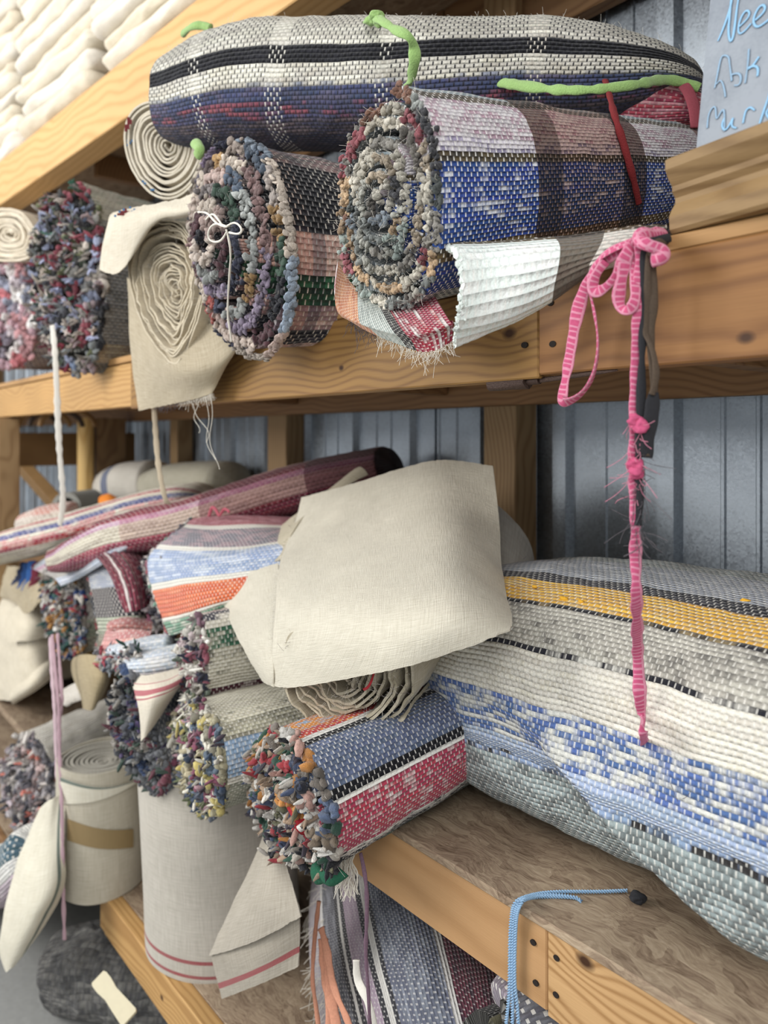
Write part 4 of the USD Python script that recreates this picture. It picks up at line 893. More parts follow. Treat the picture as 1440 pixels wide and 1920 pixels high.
rag(pt((1205, 448, yk), (1178, 475, -.06), (1166, 520, -.065), (1160, 560, -.065), (1168, 580, -.065), (1185, 575, -.065), (1192, 545, -.06), (1190, 500, -.055), (1198, 455, -.05)), .0135, T, 'tie_loop', M_PINK, .003, 100, 8)
rag(pt((1245, 445, -.0), (1215, 440, -.04), (1200, 446, -.055), (1212, 458, -.06), (1238, 468, -.05), (1242, 480, -.05), (1225, 486, -.05)), .016, T, 'tie_knot', M_PINK, .009, 60, 9)
for k, (a, b) in enumerate(((1192, 790), (1200, 800), (1190, 870), (1194, 884))):
    m = trimesh.creation.icosphere(3, .008); m.vertices += (meshkit.fbm(m.vertices * 160 + k * 7, 2) - .5)[:, None] * m.vertices / .008 * .008; m.apply_translation(P(a, b, -.052)); obj('tail_knot', m, M_PINK, T, True)
fibers('frayed_threads', np.array([P(1190 + 12 * math.sin(k * 2.1), 790 + k * 3.2, -.052) for k in range(46)]), np.tile([[0, -.2, -1.]], (46, 1)) + rng.normal(0, .6, (46, 3)), .014, T, 15, plain('pink_thread', '#c77f92', .9), .0006)
PINK = T
T = thing('dark_rag_strips', 'black and brown rag strips hanging beside the pink gingham tail', 'fabric tie', P(1215, 460, -.02))
M_BLK = plain('black_rag', '#26262a', .95, 500., .4); M_BRN = plain('brown_rag', '#4d4034', .95, 500., .4)
rag(pt((1255, 446, -.01), (1225, 452, -.04), (1207, 475, -.052), (1206, 560, -.052), (1203, 700, -.05), (1200, 800, -.05), (1196, 880, -.05), (1200, 920, -.05), (1196, 985, -.05)), .0085, T, 'black_strip', M_BLK, .004, 200, 11)
rag(pt((1250, 450, -.01), (1228, 462, -.045), (1222, 500, -.045), (1226, 560, -.045), (1220, 640, -.045), (1226, 700, -.045), (1224, 760, -.045), (1216, 800, -.045), (1213, 855, -.045)), .009, T, 'brown_strip', M_BRN, .004, 160, 12)
rag(pt((1236, 458, -.03), (1216, 480, -.05), (1214, 560, -.05), (1210, 620, -.05), (1221, 650, -.05), (1230, 700, -.05), (1222, 740, -.05)), .007, T, 'brown_strip', M_BRN, .003, 120, 13)
rag(pt((1226, 735, -.046), (1220, 790, -.046), (1214, 830, -.046), (1210, 858, -.046)), .013, T, 'black_strip', M_BLK, .003, 60, 14)
fibers('frayed_threads', np.array([P(1200 + 8 * math.sin(k * 1.7), 850 + k * 3.0, -.05) for k in range(60)]), np.tile([[0, -.2, -1.]], (60, 1)) + rng.normal(0, .7, (60, 3)), .018, T, 16, FIBER_DARK, .0006)
# hanging tapes at the left
M_TAPE = plain('white_tape', '#d9d4ca', .9, 300., .12)
T = thing('white_hanging_tape', 'white cotton tape hanging from the multicoloured roll in front of the posts', 'tape', P(103, 640, -.12))
rag(pt((98, 610, -.13), (103, 660, -.13), (107, 740, -.12), (112, 850, -.1), (118, 930, -.08), (112, 985, -.06)), .017, T, 'tape', M_TAPE, .004, 90, 15)
T = thing('beige_hanging_tape', 'beige cotton tape hanging under the oatmeal flap onto the crimson rug', 'tape', P(288, 770, .0))
rag(pt((286, 740, .02), (290, 780, .02), (294, 840, .02), (300, 890, .02), (310, 935, .03), (318, 945, .05)), .013, T, 'tape', plain('beige_tape', '#b5a68f', .9, 300., .12), .004, 60, 16)

# ============================================================ THE LOWER SHELF
# --- the big soft bundle: rows run along it
def bb_y(px, py): return P(px, py, .1)
cz = Z_LOW + 0.196; cy = 0.335; SQ = 2.75
sta = [(np.array([-1.27, .37, Z_LOW + .10]), .20, .095), (np.array([-1.17, .36, Z_LOW + .135]), .24, .13), (np.array([-1.0, .345, Z_LOW + .178]), .265, .175), (np.array([-.75, .335, cz]), .272, .197), (np.array([-.5, .33, cz + .004]), .272, .20), (np.array([-.25, .31, cz + .006]), .278, .205), (np.array([.05, .30, cz + .01]), .28, .21), (np.array([.35, .30, cz + .01]), .27, .20)]
T = thing('striped_rag_rug_bale', 'large soft rag rug bale in blue, cream, grey and yellow stripes on the lower shelf', 'rug', (-.5, .35, Z_LOW))
# where each stripe starts is read along px 1150, going up from the shelf
def ellipse_angle(px, py, x_hint=-.6):
    a, b = .272, .20; d = ray(px, py)
    oy, oz = CAM[1] - .332, CAM[2] - (cz + .003)
    sq = SQ
    ts = np.linspace(.3, 3, 6000); val = np.abs((oy + ts * d[1]) / a) ** sq + np.abs((oz + ts * d[2]) / b) ** sq
    i = np.argmax(val < 1)
    return (oy + ts[i] * d[1], oz + ts[i] * d[2])
aa = np.linspace(0, 2 * np.pi, 4001); cs_, sn_ = np.sin(aa), np.cos(aa)
EX, EY = np.sign(cs_) * np.abs(cs_) ** (2 / SQ) * .272, np.sign(sn_) * np.abs(sn_) ** (2 / SQ) * .20
ecum = np.concatenate([[0], np.cumsum(np.hypot(np.diff(EX), np.diff(EY)))])
PERB = ecum[-1]
# e1 of a bundle that runs along +x is cross(x, up) = -y: the section starts at the top and goes towards the front (-y)
def bale_v(px, py):
    y, z = ellipse_angle(px, py); k = np.argmin((EX + y) ** 2 + (EY - z) ** 2); return ecum[k]
bs = [(bale_v(1150, 1088), '#9aa0aa', '#b4b8be', .4), (bale_v(1150, 1101), '#232329', '#3c3c44', .4), (bale_v(1150, 1150), '#e0b04a', '#d8b878', .35), (bale_v(1150, 1157), '#2a2a2e', '#8a7a5a', .35), (bale_v(1150, 1246), '#b9b5aa', '#7e7b74', .34), (bale_v(1150, 1268), '#26262e', '#d5d2c8', .3), (bale_v(1150, 1375), '#e4dfd2', '#dcd6c6', .4), (bale_v(1150, 1478), '#d3d3cc', '#5670a6', .53), (bale_v(1150, 1528), '#a2b2cc', '#b2c0d6', .4), (bale_v(1150, 1552), '#8fa3c0', '#2c2a2a', .42), (.70, '#9aa6a6', '#6d7474', .46), (PERB, '#a0a8a8', '#878d8d', .5)]
MB = fabric('bale_weave', bs, PERB, pr=0.0076, pw=0.0054, warp='#e6e3da', fleck=0.55, grain=24, rowmix=1.25, vary=0.22, bump=1.0, dash=.22, wob=.012)
def crease(S):
    x, y, z = S[..., 0], S[..., 1] - .332, S[..., 2] - cz
    fr = np.clip(-y / .26, 0, 1)
    lo = np.clip((0.05 - z) / .25, 0, 1)
    line = x - (-.609 + (-.053 - z) * 1.96)       # a fold runs down to the right over the front
    d = -0.020 * np.exp(-(line / .018) ** 2) * fr * np.clip((.02 - z) / .06, 0, 1)
    d = d + 0.024 * np.clip(line / .03, -1, 1) * np.exp(-(line / .20) ** 2) * fr * np.clip((.03 - z) / .1, 0, 1)
    line2 = x - (-1.02 + (0.02 - z) * .9)
    d = d - 0.006 * np.exp(-(line2 / .03) ** 2) * fr * lo + 0.012 * (np.sin(x * 7 + z * 5) * .5) * fr
    return d
S, cv = bundle(T, 'folded_rug', sta, MB, 0.010, sq=SQ, nst=190, na=170, seed=20, ends=(True, False), crease=crease)
BALE = S
rag(pt((1200, 455, -.055), (1198, 520, -.055), (1196, 600, -.055), (1192, 680, -.05), (1190, 740, -.05), (1188, 780, -.05), (1186, 850, -.05), (1190, 930, -.05), (1192, 985, -.05), (1192, 1050, -.045), (1194, 1130, -.035)) + [on_grid(BALE, a, b, l) for a, b, l in ((1196, 1220, .05), (1200, 1300, .022), (1204, 1350, .012), (1208, 1390, .009), (1212, 1430, .007), (1216, 1458, .006))], .0115, PINK, 'long_tail', M_PINK, .0035, 300, 10, taper=[1, 1, .9, .8, 1, 1.1, 1.2, 1.15, 1, .7])
rr_ = np.random.default_rng(21); L = []
for q in range(30):
    i, j = rr_.integers(30, 150), rr_.integers(2, 70); p = S[i, j]; nrm = p - sta[3][0]; nrm[0] = 0; nrm /= np.linalg.norm(nrm)
    d = rr_.normal(0, 1, 3); d -= nrm * (d @ nrm); s_ = np.linspace(0, 1, 10)[:, None]; k = rr_.normal(0, .6, 3); L.append(p + nrm * .006 + .02 * (d * s_ + k * s_ ** 2) )
curves('loose_threads', L, .0006, FIBER_DARK, T)
for (a, b, rr0) in ((1002, 1100, .003), (1056, 1122, .0045), (1090, 1128, .003), (1398, 1128, .005)):
    y, z = ellipse_angle(a, b); d = ray(a, b); t_ = (y + .332 - CAM[1]) / d[1]; c = CAM + d * t_
    m = trimesh.creation.icosphere(3, rr0); m.vertices *= [1.6, .8, .8]; m.vertices += (meshkit.fbm(m.vertices * 150 + a, 2) - .5)[:, None] * m.vertices / rr0 * rr0 * .8; m.apply_translation(c); obj('rag_tuft', m, plain('yellow_tuft', '#dca62e', .95, 400.), T, True)

# --- cream linen bolt with its end thrown over it
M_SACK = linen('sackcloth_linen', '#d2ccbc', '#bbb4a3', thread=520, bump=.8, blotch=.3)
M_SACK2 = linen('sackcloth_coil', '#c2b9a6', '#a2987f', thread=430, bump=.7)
ol = [(655, 1160), (715, 1170), (762, 1200), (785, 1240), (785, 1285), (765, 1330), (725, 1372), (665, 1390), (605, 1370), (555, 1325), (522, 1275), (522, 1225), (550, 1182), (600, 1164)]
T = thing('cream_linen_bolt', 'cream linen bolt with a wide sheet thrown over it on the lower shelf', 'fabric bolt', P(665, 1390, -.05))
Rl = Roll(ol, -.055, axis_end=P(880, 1100, .34), back=.7)
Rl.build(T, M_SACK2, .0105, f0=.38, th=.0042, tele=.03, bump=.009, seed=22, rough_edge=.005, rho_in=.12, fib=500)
CL = Rl
ctrl = [[(566, 934, .235), (640, 912, .27), (720, 890, .30), (800, 868, .325), (860, 866, .345), (925, 876, .36)],
        [(548, 1000, .165), (630, 975, .19), (715, 955, .215), (800, 935, .24), (865, 935, .27), (933, 955, .30)],
        [(526, 1062, .05), (620, 1045, .06), (715, 1030, .07), (800, 1015, .09), (870, 1020, .13), (938, 1060, .20)],
        [(520, 1130, -.05), (620, 1120, -.065), (715, 1110, -.06), (800, 1095, -.035), (875, 1095, .01), (950, 1130, .08)],
        [(516, 1210, -.09), (615, 1195, -.115), (715, 1185, -.115), (800, 1170, -.095), (880, 1155, -.05), (957, 1165, .02)],
        [(514, 1284, -.088), (560, 1288, -.115), (690, 1264, -.12), (790, 1240, -.10), (880, 1210, -.06), (957, 1186, -.01)]]
_, S = cloth('thrown_sheet', ctrl, M_SACK, T, 90, 90, .003, .012, 7, .0012, seed=3)
e = S[:, 0]; fibers('frayed_edge', np.repeat(e, 2, 0), np.tile([[-.6, -.4, -.2]], (len(e) * 2, 1)), .008, T, 23)
ctrl = [[(522, 1056, .085), (500, 1062, .07), (470, 1072, .055), (440, 1084, .05), (410, 1096, .05)],
        [(522, 1110, .02), (505, 1115, .01), (478, 1122, .005), (448, 1130, .01), (420, 1134, .02)],
        [(520, 1180, -.06), (508, 1182, -.07), (488, 1184, -.07), (465, 1188, -.06), (443, 1192, -.04)],
        [(518, 1250, -.09), (512, 1250, -.10), (500, 1248, -.10), (485, 1244, -.095), (470, 1240, -.08)],
        [(516, 1286, -.09), (513, 1287, -.1), (506, 1286, -.1), (498, 1283, -.1), (491, 1278, -.09)]]
_, S = cloth('folded_back_corner', ctrl, M_SACK, T, 50, 40, .003, .006, 9, .0012, seed=4)
ctrl = [[(412, 1100, .055), (450, 1100, .07), (500, 1090, .09)], [(430, 1150, .03), (452, 1150, .05), (490, 1150, .05)], [(445, 1182, -.0), (470, 1190, .01), (492, 1200, .0)], [(472, 1236, -.04), (488, 1245, -.04), (500, 1250, -.05)]]
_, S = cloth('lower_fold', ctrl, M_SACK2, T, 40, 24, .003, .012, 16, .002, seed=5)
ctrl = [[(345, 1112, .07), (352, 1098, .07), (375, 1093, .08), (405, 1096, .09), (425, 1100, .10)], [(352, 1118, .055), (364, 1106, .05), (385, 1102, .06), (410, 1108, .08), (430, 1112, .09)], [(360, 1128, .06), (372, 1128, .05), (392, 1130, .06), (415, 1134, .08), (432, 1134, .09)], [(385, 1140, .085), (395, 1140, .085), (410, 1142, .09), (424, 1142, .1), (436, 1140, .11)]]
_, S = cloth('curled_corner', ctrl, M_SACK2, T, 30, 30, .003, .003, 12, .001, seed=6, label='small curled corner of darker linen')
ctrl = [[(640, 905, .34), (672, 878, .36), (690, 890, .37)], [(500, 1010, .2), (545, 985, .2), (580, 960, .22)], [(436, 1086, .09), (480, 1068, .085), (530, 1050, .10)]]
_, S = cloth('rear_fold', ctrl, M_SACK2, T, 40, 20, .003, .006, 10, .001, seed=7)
ctrl = [[(915, 940, .36), (950, 968, .385), (985, 1010, .40), (997, 1050, .40)], [(918, 1010, .33), (945, 1030, .335), (975, 1055, .35), (990, 1072, .36)], [(925, 1085, .30), (945, 1090, .30), (970, 1088, .31), (985, 1086, .33)], [(930, 1130, .30), (950, 1120, .30), (965, 1105, .31), (980, 1098, .33)]]
_, S = cloth('rear_end', ctrl, linen('greyed_linen', '#a9a69f', '#8e8b84', thread=430), T, 30, 30, .006, .004, 10, .001, seed=8)
rag([P(702, 1258, -.06), P(697, 1275, -.07), P(690, 1288, -.072), P(682, 1293, -.07)], .004, T, 'red_thread', plain('red_thread', '#b53038', .9), None, 24)

# --- orange, denim blue and red rag roll at the end of the lower shelf
ol = [(520, 1366), (566, 1392), (600, 1440), (622, 1492), (636, 1550), (640, 1604), (620, 1642), (574, 1625), (532, 1592), (500, 1548), (474, 1498), (463, 1450), (474, 1402), (496, 1374)]
T = thing('red_denim_rag_roll', 'rag rug roll with red, denim blue and orange stripes and a knotted end', 'rug', P(620, 1642, -.1))
Rl = Roll(ol, -.10, L=.26, dx=.053, dz=.062, back=.88)
st = Rl.stripes([(.55, '#d8882e', '#8fb0cf', .4), (.85, '#b5323c', '#d8882e', .4), (.97, '#e3e0d8', '#e3e0d8', .3), (1.1, '#17171b', '#1c1c20', .2), (1.2, '#e3e0d8', '#e3e0d8', .3), (2.75, '#57627c', '#6f7a92', .42), (2.85, '#e3e0d8', '#dcd8d0', .3), (3.1, '#15151a', '#1a1a1e', .2), (3.25, '#e3e0d8', '#dcd8d0', .3), (5.2, '#b43f55', '#dccfca', .34), (5.4, '#e3e0d8', '#1d1d20', .4), (5.7, '#1d1d20', '#dedad2', .4), (7, '#2f5a44', '#3c3c46', .45), (14, '#4a4c5c', '#7c7c80', .5)])
mt = fabric('red_denim_weave', st, Rl.Pm, pr=.0074, pw=.0050, warp='#e2ded6', fleck=.6, grain=34, rowmix=1.0, vary=.25, bump=1.0)
pal = ['#2a2b34', '#d6d0c6', '#8f7d68', '#3f4a66', '#c07f2e', '#b8afa2', '#a12b35', '#1b1b20', '#6c6a4e', '#e0dbd2', '#53627e', '#b98e80', '#2d5040', '#7e746a', '#48404a', '#c9c0b4', '#a58a70']
Rl.build(T, mt, .030, f0=0, beads=pal, tele=.02, bump=.005, seed=24, pr=.0125, run=(1, 4), fib=700, sub=1, bead_size=1.15, rough_edge=.009)
r_ = np.random.default_rng(25); n_ = 170; i_ = r_.integers(0, len(Rl.edge), n_); d_ = -Rl.a + r_.normal(0, .6, (n_, 3)); d_ /= np.linalg.norm(d_, axis=1, keepdims=True)
t_ = np.cross(d_, r_.normal(0, 1, (n_, 3))); t_ /= np.linalg.norm(t_, axis=1, keepdims=True)
V, F, C = bead_field(Rl.edge[i_] + d_ * .008 - Rl.a * .005, d_, t_, np.cross(d_, t_), np.tile([[.016, .009, .007]], (n_, 1)), palette_run(n_, pal, 26, (1, 3)), 1, 27, .4, 3)
obj('rag_tufts', (V, F), TINT, T, True, None, C, kind='stuff')
M_RED = plain('red_rag', '#9e1f2a', .95, 300., .3, .8, .002)
rag([P(548, 1468, -.135), P(552, 1490, -.14), P(556, 1510, -.142), P(566, 1530, -.142), P(570, 1548, -.14), P(562, 1562, -.135)], .034, T, 'red_rag_end', M_RED, .02, 60, 30, taper=[.9, 1.1, 1, .9, .75, .7])
rag([P(560, 1440, -.125), P(574, 1462, -.13), P(582, 1485, -.13), P(590, 1515, -.128)], .014, T, 'orange_rag_end', plain('orange_rag', '#d0822a', .95, 300., .3, .8, .002), .012, 50, 31)
rag([P(590, 1628, -.115), P(602, 1642, -.12), P(625, 1644, -.115), P(640, 1630, -.105)], .026, T, 'green_rag_end', plain('green_rag', '#1f5a42', .95, 300., .3, .8, .002), .016, 50, 32)
bp = [P(640 + 6 * math.sin(k), 1600 + k * .25, -.06) for k in range(70)]
L = []
for k in range(70):
    x0 = 645 + r_.uniform(-12, 18); s_ = np.linspace(0, 1, 12); e_ = r_.uniform(40, 95); w_ = r_.uniform(-18, 22); L.append(np.array([P(x0 + w_ * q ** 1.5 + 3 * math.sin(q * 9 + k), 1596 + e_ * q, -.055 - .01 * math.sin(k)) for q in s_]))
curves('white_fringe', L, .0013, FIBER_LIGHT, T)

# --- rolls piled on the lower boards at the left
def rag_roll(name, label, ol, yf, L, dx, dz, stripes, pal, spacing=.028, seed=0, pr=.012, back=.92, weave=None, tele=.02, tufts=0, cat='rug', run=(1, 4), bead_size=1.2, f0=0., fib=450, sub=1, **kw):
    i = int(np.argmax([q[1] for q in ol]))
    T = thing(name, label, cat, P(ol[i][0], ol[i][1], yf))
    R = Roll(ol, yf, L=L, dx=dx, dz=dz, back=back)
    st = R.stripes(stripes)
    w = dict(pr=.0085, pw=.0058, vary=.25, bump=1.0, fleck=.55, grain=24); w.update(weave or {})
    mt = fabric(name + '_weave', st, R.Pm, **w)
    R.build(T, mt, spacing, f0=f0, beads=pal, tele=tele, bump=.005, seed=seed, pr=pr, run=run, fib=fib, sub=sub, bead_size=bead_size, rough_edge=.006, **kw)
    if tufts:
        r_ = np.random.default_rng(seed + 500); i_ = r_.integers(0, len(R.edge), tufts); d_ = -R.a + r_.normal(0, .6, (tufts, 3)); d_ /= np.linalg.norm(d_, axis=1, keepdims=True)
        t_ = np.cross(d_, r_.normal(0, 1, (tufts, 3))); t_ /= np.linalg.norm(t_, axis=1, keepdims=True)
        V, F, C = bead_field(R.edge[i_] + d_ * .008 - R.a * .005, d_, t_, np.cross(d_, t_), np.tile([[pr * 1.25, pr * .6, pr * .6]], (tufts, 1)), palette_run(tufts, pal, seed + 501, (1, 3)), 1, seed + 502, .4, 3)
        obj('rag_tufts', (V, F), TINT, T, True, None, C, kind='stuff')
    return T, R
rag_roll('yellow_flecked_rag_roll', 'cream and light blue rag roll with yellow flecked end below the maroon striped one',
    [(352, 1310), (392, 1330), (418, 1378), (432, 1440), (428, 1500), (402, 1530), (368, 1516), (340, 1470), (325, 1412), (326, 1350)], -.07, .45, .10, .045,
    [(1.2, '#c3bca8', '#ada690', .4), (1.6, '#d2cab4', '#8a8672', .35), (2.2, '#b9b39c', '#8f8b78', .4), (3.3, '#93aac6', '#a9bbd0', .4), (3.5, '#d6d2c4', '#d6d2c4', .3), (5, '#a9aa98', '#8d9080', .45), (6.5, '#b8a8a8', '#9a9488', .4), (12, '#a8a296', '#8a8880', .5)],
    ['#c9bd98', '#a8a080', '#6f8296', '#cbb968', '#8e4a62', '#d8d2c2', '#5c6472', '#9a9480', '#3f5068', '#b58a94', '#78805a', '#e0dac8', '#4c3f4c'], .026, 33, .012, tufts=150, run=(2, 5))
rag_roll('blue_grey_rag_roll', 'dark blue and grey rag roll with a knotted end above the standing bolts',
    [(228, 1242), (258, 1262), (280, 1320), (305, 1395), (332, 1465), (315, 1500), (272, 1480), (240, 1432), (215, 1372), (203, 1312), (206, 1265)], -.095, .42, -.11, .05,
    [(4, '#5a6070', '#8a8c90', .5), (11, '#3f4a66', '#6f747c', .5)],
    ['#3b4f74', '#6a6c70', '#2f3f66', '#8a8c8c', '#565860', '#7a4450', '#465a4e', '#b5b0a8', '#5a4a78', '#23252c', '#a19a90'], .030, 34, .013, tufts=120, run=(3, 9))
T, R14 = rag_roll('maroon_green_striped_roll', 'cream rag roll with green, black and maroon stripes beside the thrown linen',
    [(372, 1150), (386, 1172), (392, 1220), (394, 1270), (392, 1310), (386, 1342), (366, 1340), (350, 1300), (343, 1250), (344, 1200), (354, 1164)], -.03, .45, .09, .03,
    [(.2, '#c9b8b0', '#8a7a78', .4), (.75, '#44444e', '#cfc9bc', .42), (1.2, '#dcd7c8', '#cfc9b8', .4), (1.95, '#3f6a52', '#cfcab8', .42), (2.3, '#cdc8b6', '#6d6c60', .35), (3.05, '#d8d3c2', '#8a877a', .32), (3.6, '#d9d4c4', '#cfcaba', .4), (4.4, '#531f30', '#d8cfc8', .26), (5.0, '#d4cebe', '#b9b2a2', .4), (6, '#b8a8a4', '#9a9288', .4), (11, '#bdb5a8', '#9c968a', .4)],
    ['#d9d3c6', '#b9a8a8', '#8f4a5a', '#e2ddd2', '#35374a', '#6d7a6a', '#a8a096', '#c9c0b2', '#7c5a68'], .028, 35, .011, tufts=120, back=1.0, weave=dict(pr=.0085, pw=.006, fleck=.7, vary=.15), f0=0.0)
def traced_rug(name, label, ctrl, bands, pal, seed, parent=None, th=.018, n=90, m=80, weave=None, bead=.011, tufts=0, beads=True, part='rug_body', cat='rug', depth_beads=2, ripple=.006):
    """A rolled rug seen from its side: the surface runs through rows of points along the edges between its stripes (bands: row where one ends, colours)."""
    c = np.array([[P(*q) for q in row] for row in ctrl]); S = surface(c, n, m)
    N = np.cross(np.gradient(S, axis=0), np.gradient(S, axis=1)); N /= np.linalg.norm(N, axis=-1, keepdims=True) + 1e-12
    sg_ = np.sign(np.sum(N * (CAM - S))); N *= sg_
    S = S + N * ((meshkit.fbm(S * 14, 3, seed) - .5) * ripple)[..., None]
    uv = arc_uv(S); v = uv[:, 0, 1]; R_ = len(ctrl) - 1
    st = [(float(np.interp(r_ / R_ * (n - 1), np.arange(n), v)), a, b, k) for r_, a, b, k in bands]
    w = dict(pr=.0085, pw=.0055, fleck=.6, vary=.15, bump=1.0); w.update(weave or {})
    mt = fabric(name + '_weave', st, float(v[-1]) * 1.001, **w)
    T = parent or thing(name, label, cat, S[-1, 0])
    V, F, U = solid_grid(S, -sg_ * th, uv)
    obj(part, (V, F), mt, T, True, U)
    if beads:
        e = S[:, 0]; L = np.concatenate([[0], np.cumsum(np.linalg.norm(np.diff(e, axis=0), axis=1))]); q = np.arange(0, L[-1], bead * .8)
        E_ = np.stack([np.interp(q, L, e[:, k]) for k in range(3)], 1); Nn = np.stack([np.interp(q, L, N[:, 0, k]) for k in range(3)], 1)
        A = S[:, 0] - S[:, 3]; A /= np.linalg.norm(A, axis=1, keepdims=True); A = np.stack([np.interp(q, L, A[:, k]) for k in range(3)], 1)
        T_ = np.gradient(E_, axis=0); T_ /= np.linalg.norm(T_, axis=1, keepdims=True)
        for k in range(depth_beads):
            V, F, C = bead_field(E_ - Nn * (.005 + .014 * k) + A * (.002 + .003 * k), T_, np.cross(T_, A), A, np.tile([[bead * .6, bead * .6, bead * .7]], (len(q), 1)), palette_run(len(q), pal, seed + k, (1, 4)), 1, seed + 5 + k)
            obj('selvedge_loops', (V, F), TINT, T, True, None, C, kind='stuff')
        i_ = np.random.default_rng(seed).integers(0, len(q), 200); fibers('loose_threads', E_[i_], A[i_] + rng.normal(0, .5, (200, 3)), .011, T, seed + 9)
    return T, S
T, S15 = traced_rug('blue_orange_striped_rug', 'folded rag rug with red, pale blue and orange stripes under the crimson rug',
    [[(372, 960, .17), (425, 955, .21), (485, 962, .27), (560, 970, .33)], [(345, 985, .09), (405, 990, .12), (480, 986, .17), (545, 988, .24)], [(298, 1022, .03), (380, 1027, .05), (465, 1024, .10), (545, 1012, .17)],
     [(276, 1056, -.005), (350, 1052, .01), (440, 1042, .06), (545, 1028, .13)], [(284, 1102, -.025), (350, 1090, -.01), (430, 1080, .03), (540, 1066, .10)], [(302, 1156, -.03), (360, 1143, -.015), (430, 1122, .02), (540, 1105, .08)], [(318, 1192, -.01), (365, 1178, .0), (430, 1150, .04), (540, 1130, .09)]],
    [(.9, '#9c3a50', '#c07884', .42), (1.05, '#dcd7cc', '#dcd7cc', .3), (1.95, '#74707c', '#a28890', .46), (2.15, '#dedad0', '#dedad0', .3), (3.85, '#93a5c6', '#c4cddc', .44), (4.08, '#e0dcd0', '#e0dcd0', .3), (5.05, '#d2643a', '#dd8258', .38), (5.2, '#e0dcd0', '#cfcabc', .3), (6.1, '#6a9a7e', '#cfd0c0', .4)],
    ['#c9c2ba', '#8f4a62', '#5a5868', '#b8a8a8', '#3a3848', '#b03a48', '#d8d0c8', '#7c7884', '#6f9a84'], 36)
r_ = np.random.default_rng(136); n_ = 120; pos = np.array([P(r_.uniform(264, 320), r_.uniform(1050, 1210), .02) for k in range(n_)]); pos = pos[[k for k in range(n_)]]; d_ = -FWD + r_.normal(0, .6, (n_, 3)); d_ /= np.linalg.norm(d_, axis=1, keepdims=True); t_ = np.cross(d_, r_.normal(0, 1, (n_, 3))); t_ /= np.linalg.norm(t_, axis=1, keepdims=True)
V, F, C = bead_field(pos, d_, t_, np.cross(d_, t_), np.tile([[.016, .009, .008]], (n_, 1)), palette_run(n_, ['#c9c2ba', '#8f4a62', '#5a5868', '#b8a8a8', '#3a3848', '#d8d0c8', '#7c7884'], 137, (1, 3)), 1, 138, .6)
obj('rag_tufts', (V, F), TINT, T, True, None, C, kind='stuff')
rag([P(392, 968, .13), P(398, 952, .14), P(406, 958, .14), P(412, 966, .14), P(420, 955, .15), P(430, 960, .15)], .008, T, 'red_thread', plain('rose_thread', '#a8505e', .9), .005, 50, 139)
bundle(T, 'inner_roll', [(P(330, 1120, .09), .06, .085), (P(390, 1090, .14), .07, .085), (P(450, 1075, .2), .07, .08)], fabric('inner_red_weave', [(1, '#8a5a64', '#6a5560', .5)], 1), .004, seed=140, nst=40, na=50)
T, R16 = rag_roll('maroon_ridged_rag_roll', 'rag roll with a maroon and white ridged cover, black check band and bead-like end',
    [(128, 1036), (146, 1056), (160, 1100), (168, 1150), (166, 1205), (152, 1240), (122, 1236), (98, 1192), (82, 1130), (82, 1078), (100, 1046)], .0, .45, -.12, .05,
    [(.35, '#8a4a58', '#b8a8a4', .35), (1.6, '#c9c6c2', '#aab0bc', .4), (2.3, '#b4bcc8', '#d2d4d4', .4), (3.2, '#d8d3cc', '#cfc8c2', .3), (3.9, '#a9b49a', '#bcc0a8', .4), (5.2, '#b8b49e', '#a09c8c', .4), (11, '#8f8a88', '#6f6c70', .5)],
    ['#cfc6b8', '#3b3f4a', '#a8323e', '#6a7484', '#d8d2c6', '#2f5a54', '#8f8478', '#c58a3a', '#7c3a4a', '#b8b0a8', '#284a86', '#e0dcd2'], .032, 37, .014, tufts=200, weave=dict(pr=.009, pw=.009, fleck=.5))
_, S16 = traced_rug('x', 'x', [[(148, 1036, .0), (185, 1030, .03), (225, 1030, .08), (280, 1034, .16)], [(160, 1062, -.02), (200, 1062, .0), (240, 1066, .04), (290, 1070, .13)], [(172, 1108, -.035), (212, 1104, -.025), (250, 1104, .01), (295, 1104, .09)], [(180, 1158, -.04), (222, 1156, -.035), (262, 1152, .0), (300, 1150, .08)], [(184, 1190, -.03), (226, 1186, -.03), (264, 1180, .0), (300, 1176, .08)], [(180, 1222, .0), (226, 1216, .0), (262, 1208, .03), (300, 1200, .1)]],
    [(1.0, '#d6d2ce', '#c2c0c4', .4), (1.95, '#a3afc4', '#cfd4da', .42), (3.0, '#2c2a30', '#3a363c', .3), (4.05, '#a4b095', '#b9bea6', .4), (5.1, '#c4bda6', '#a8a28e', .4)],
    ['#cfc6b8', '#3b3f4a', '#a8323e', '#6a7484', '#d8d2c6', '#2f5a54', '#8f8478'], 141, parent=T, part='banded_body', weave=dict(pr=.0095, pw=.0095, fleck=.85, dash=.3, warp='#d8d0c8'))
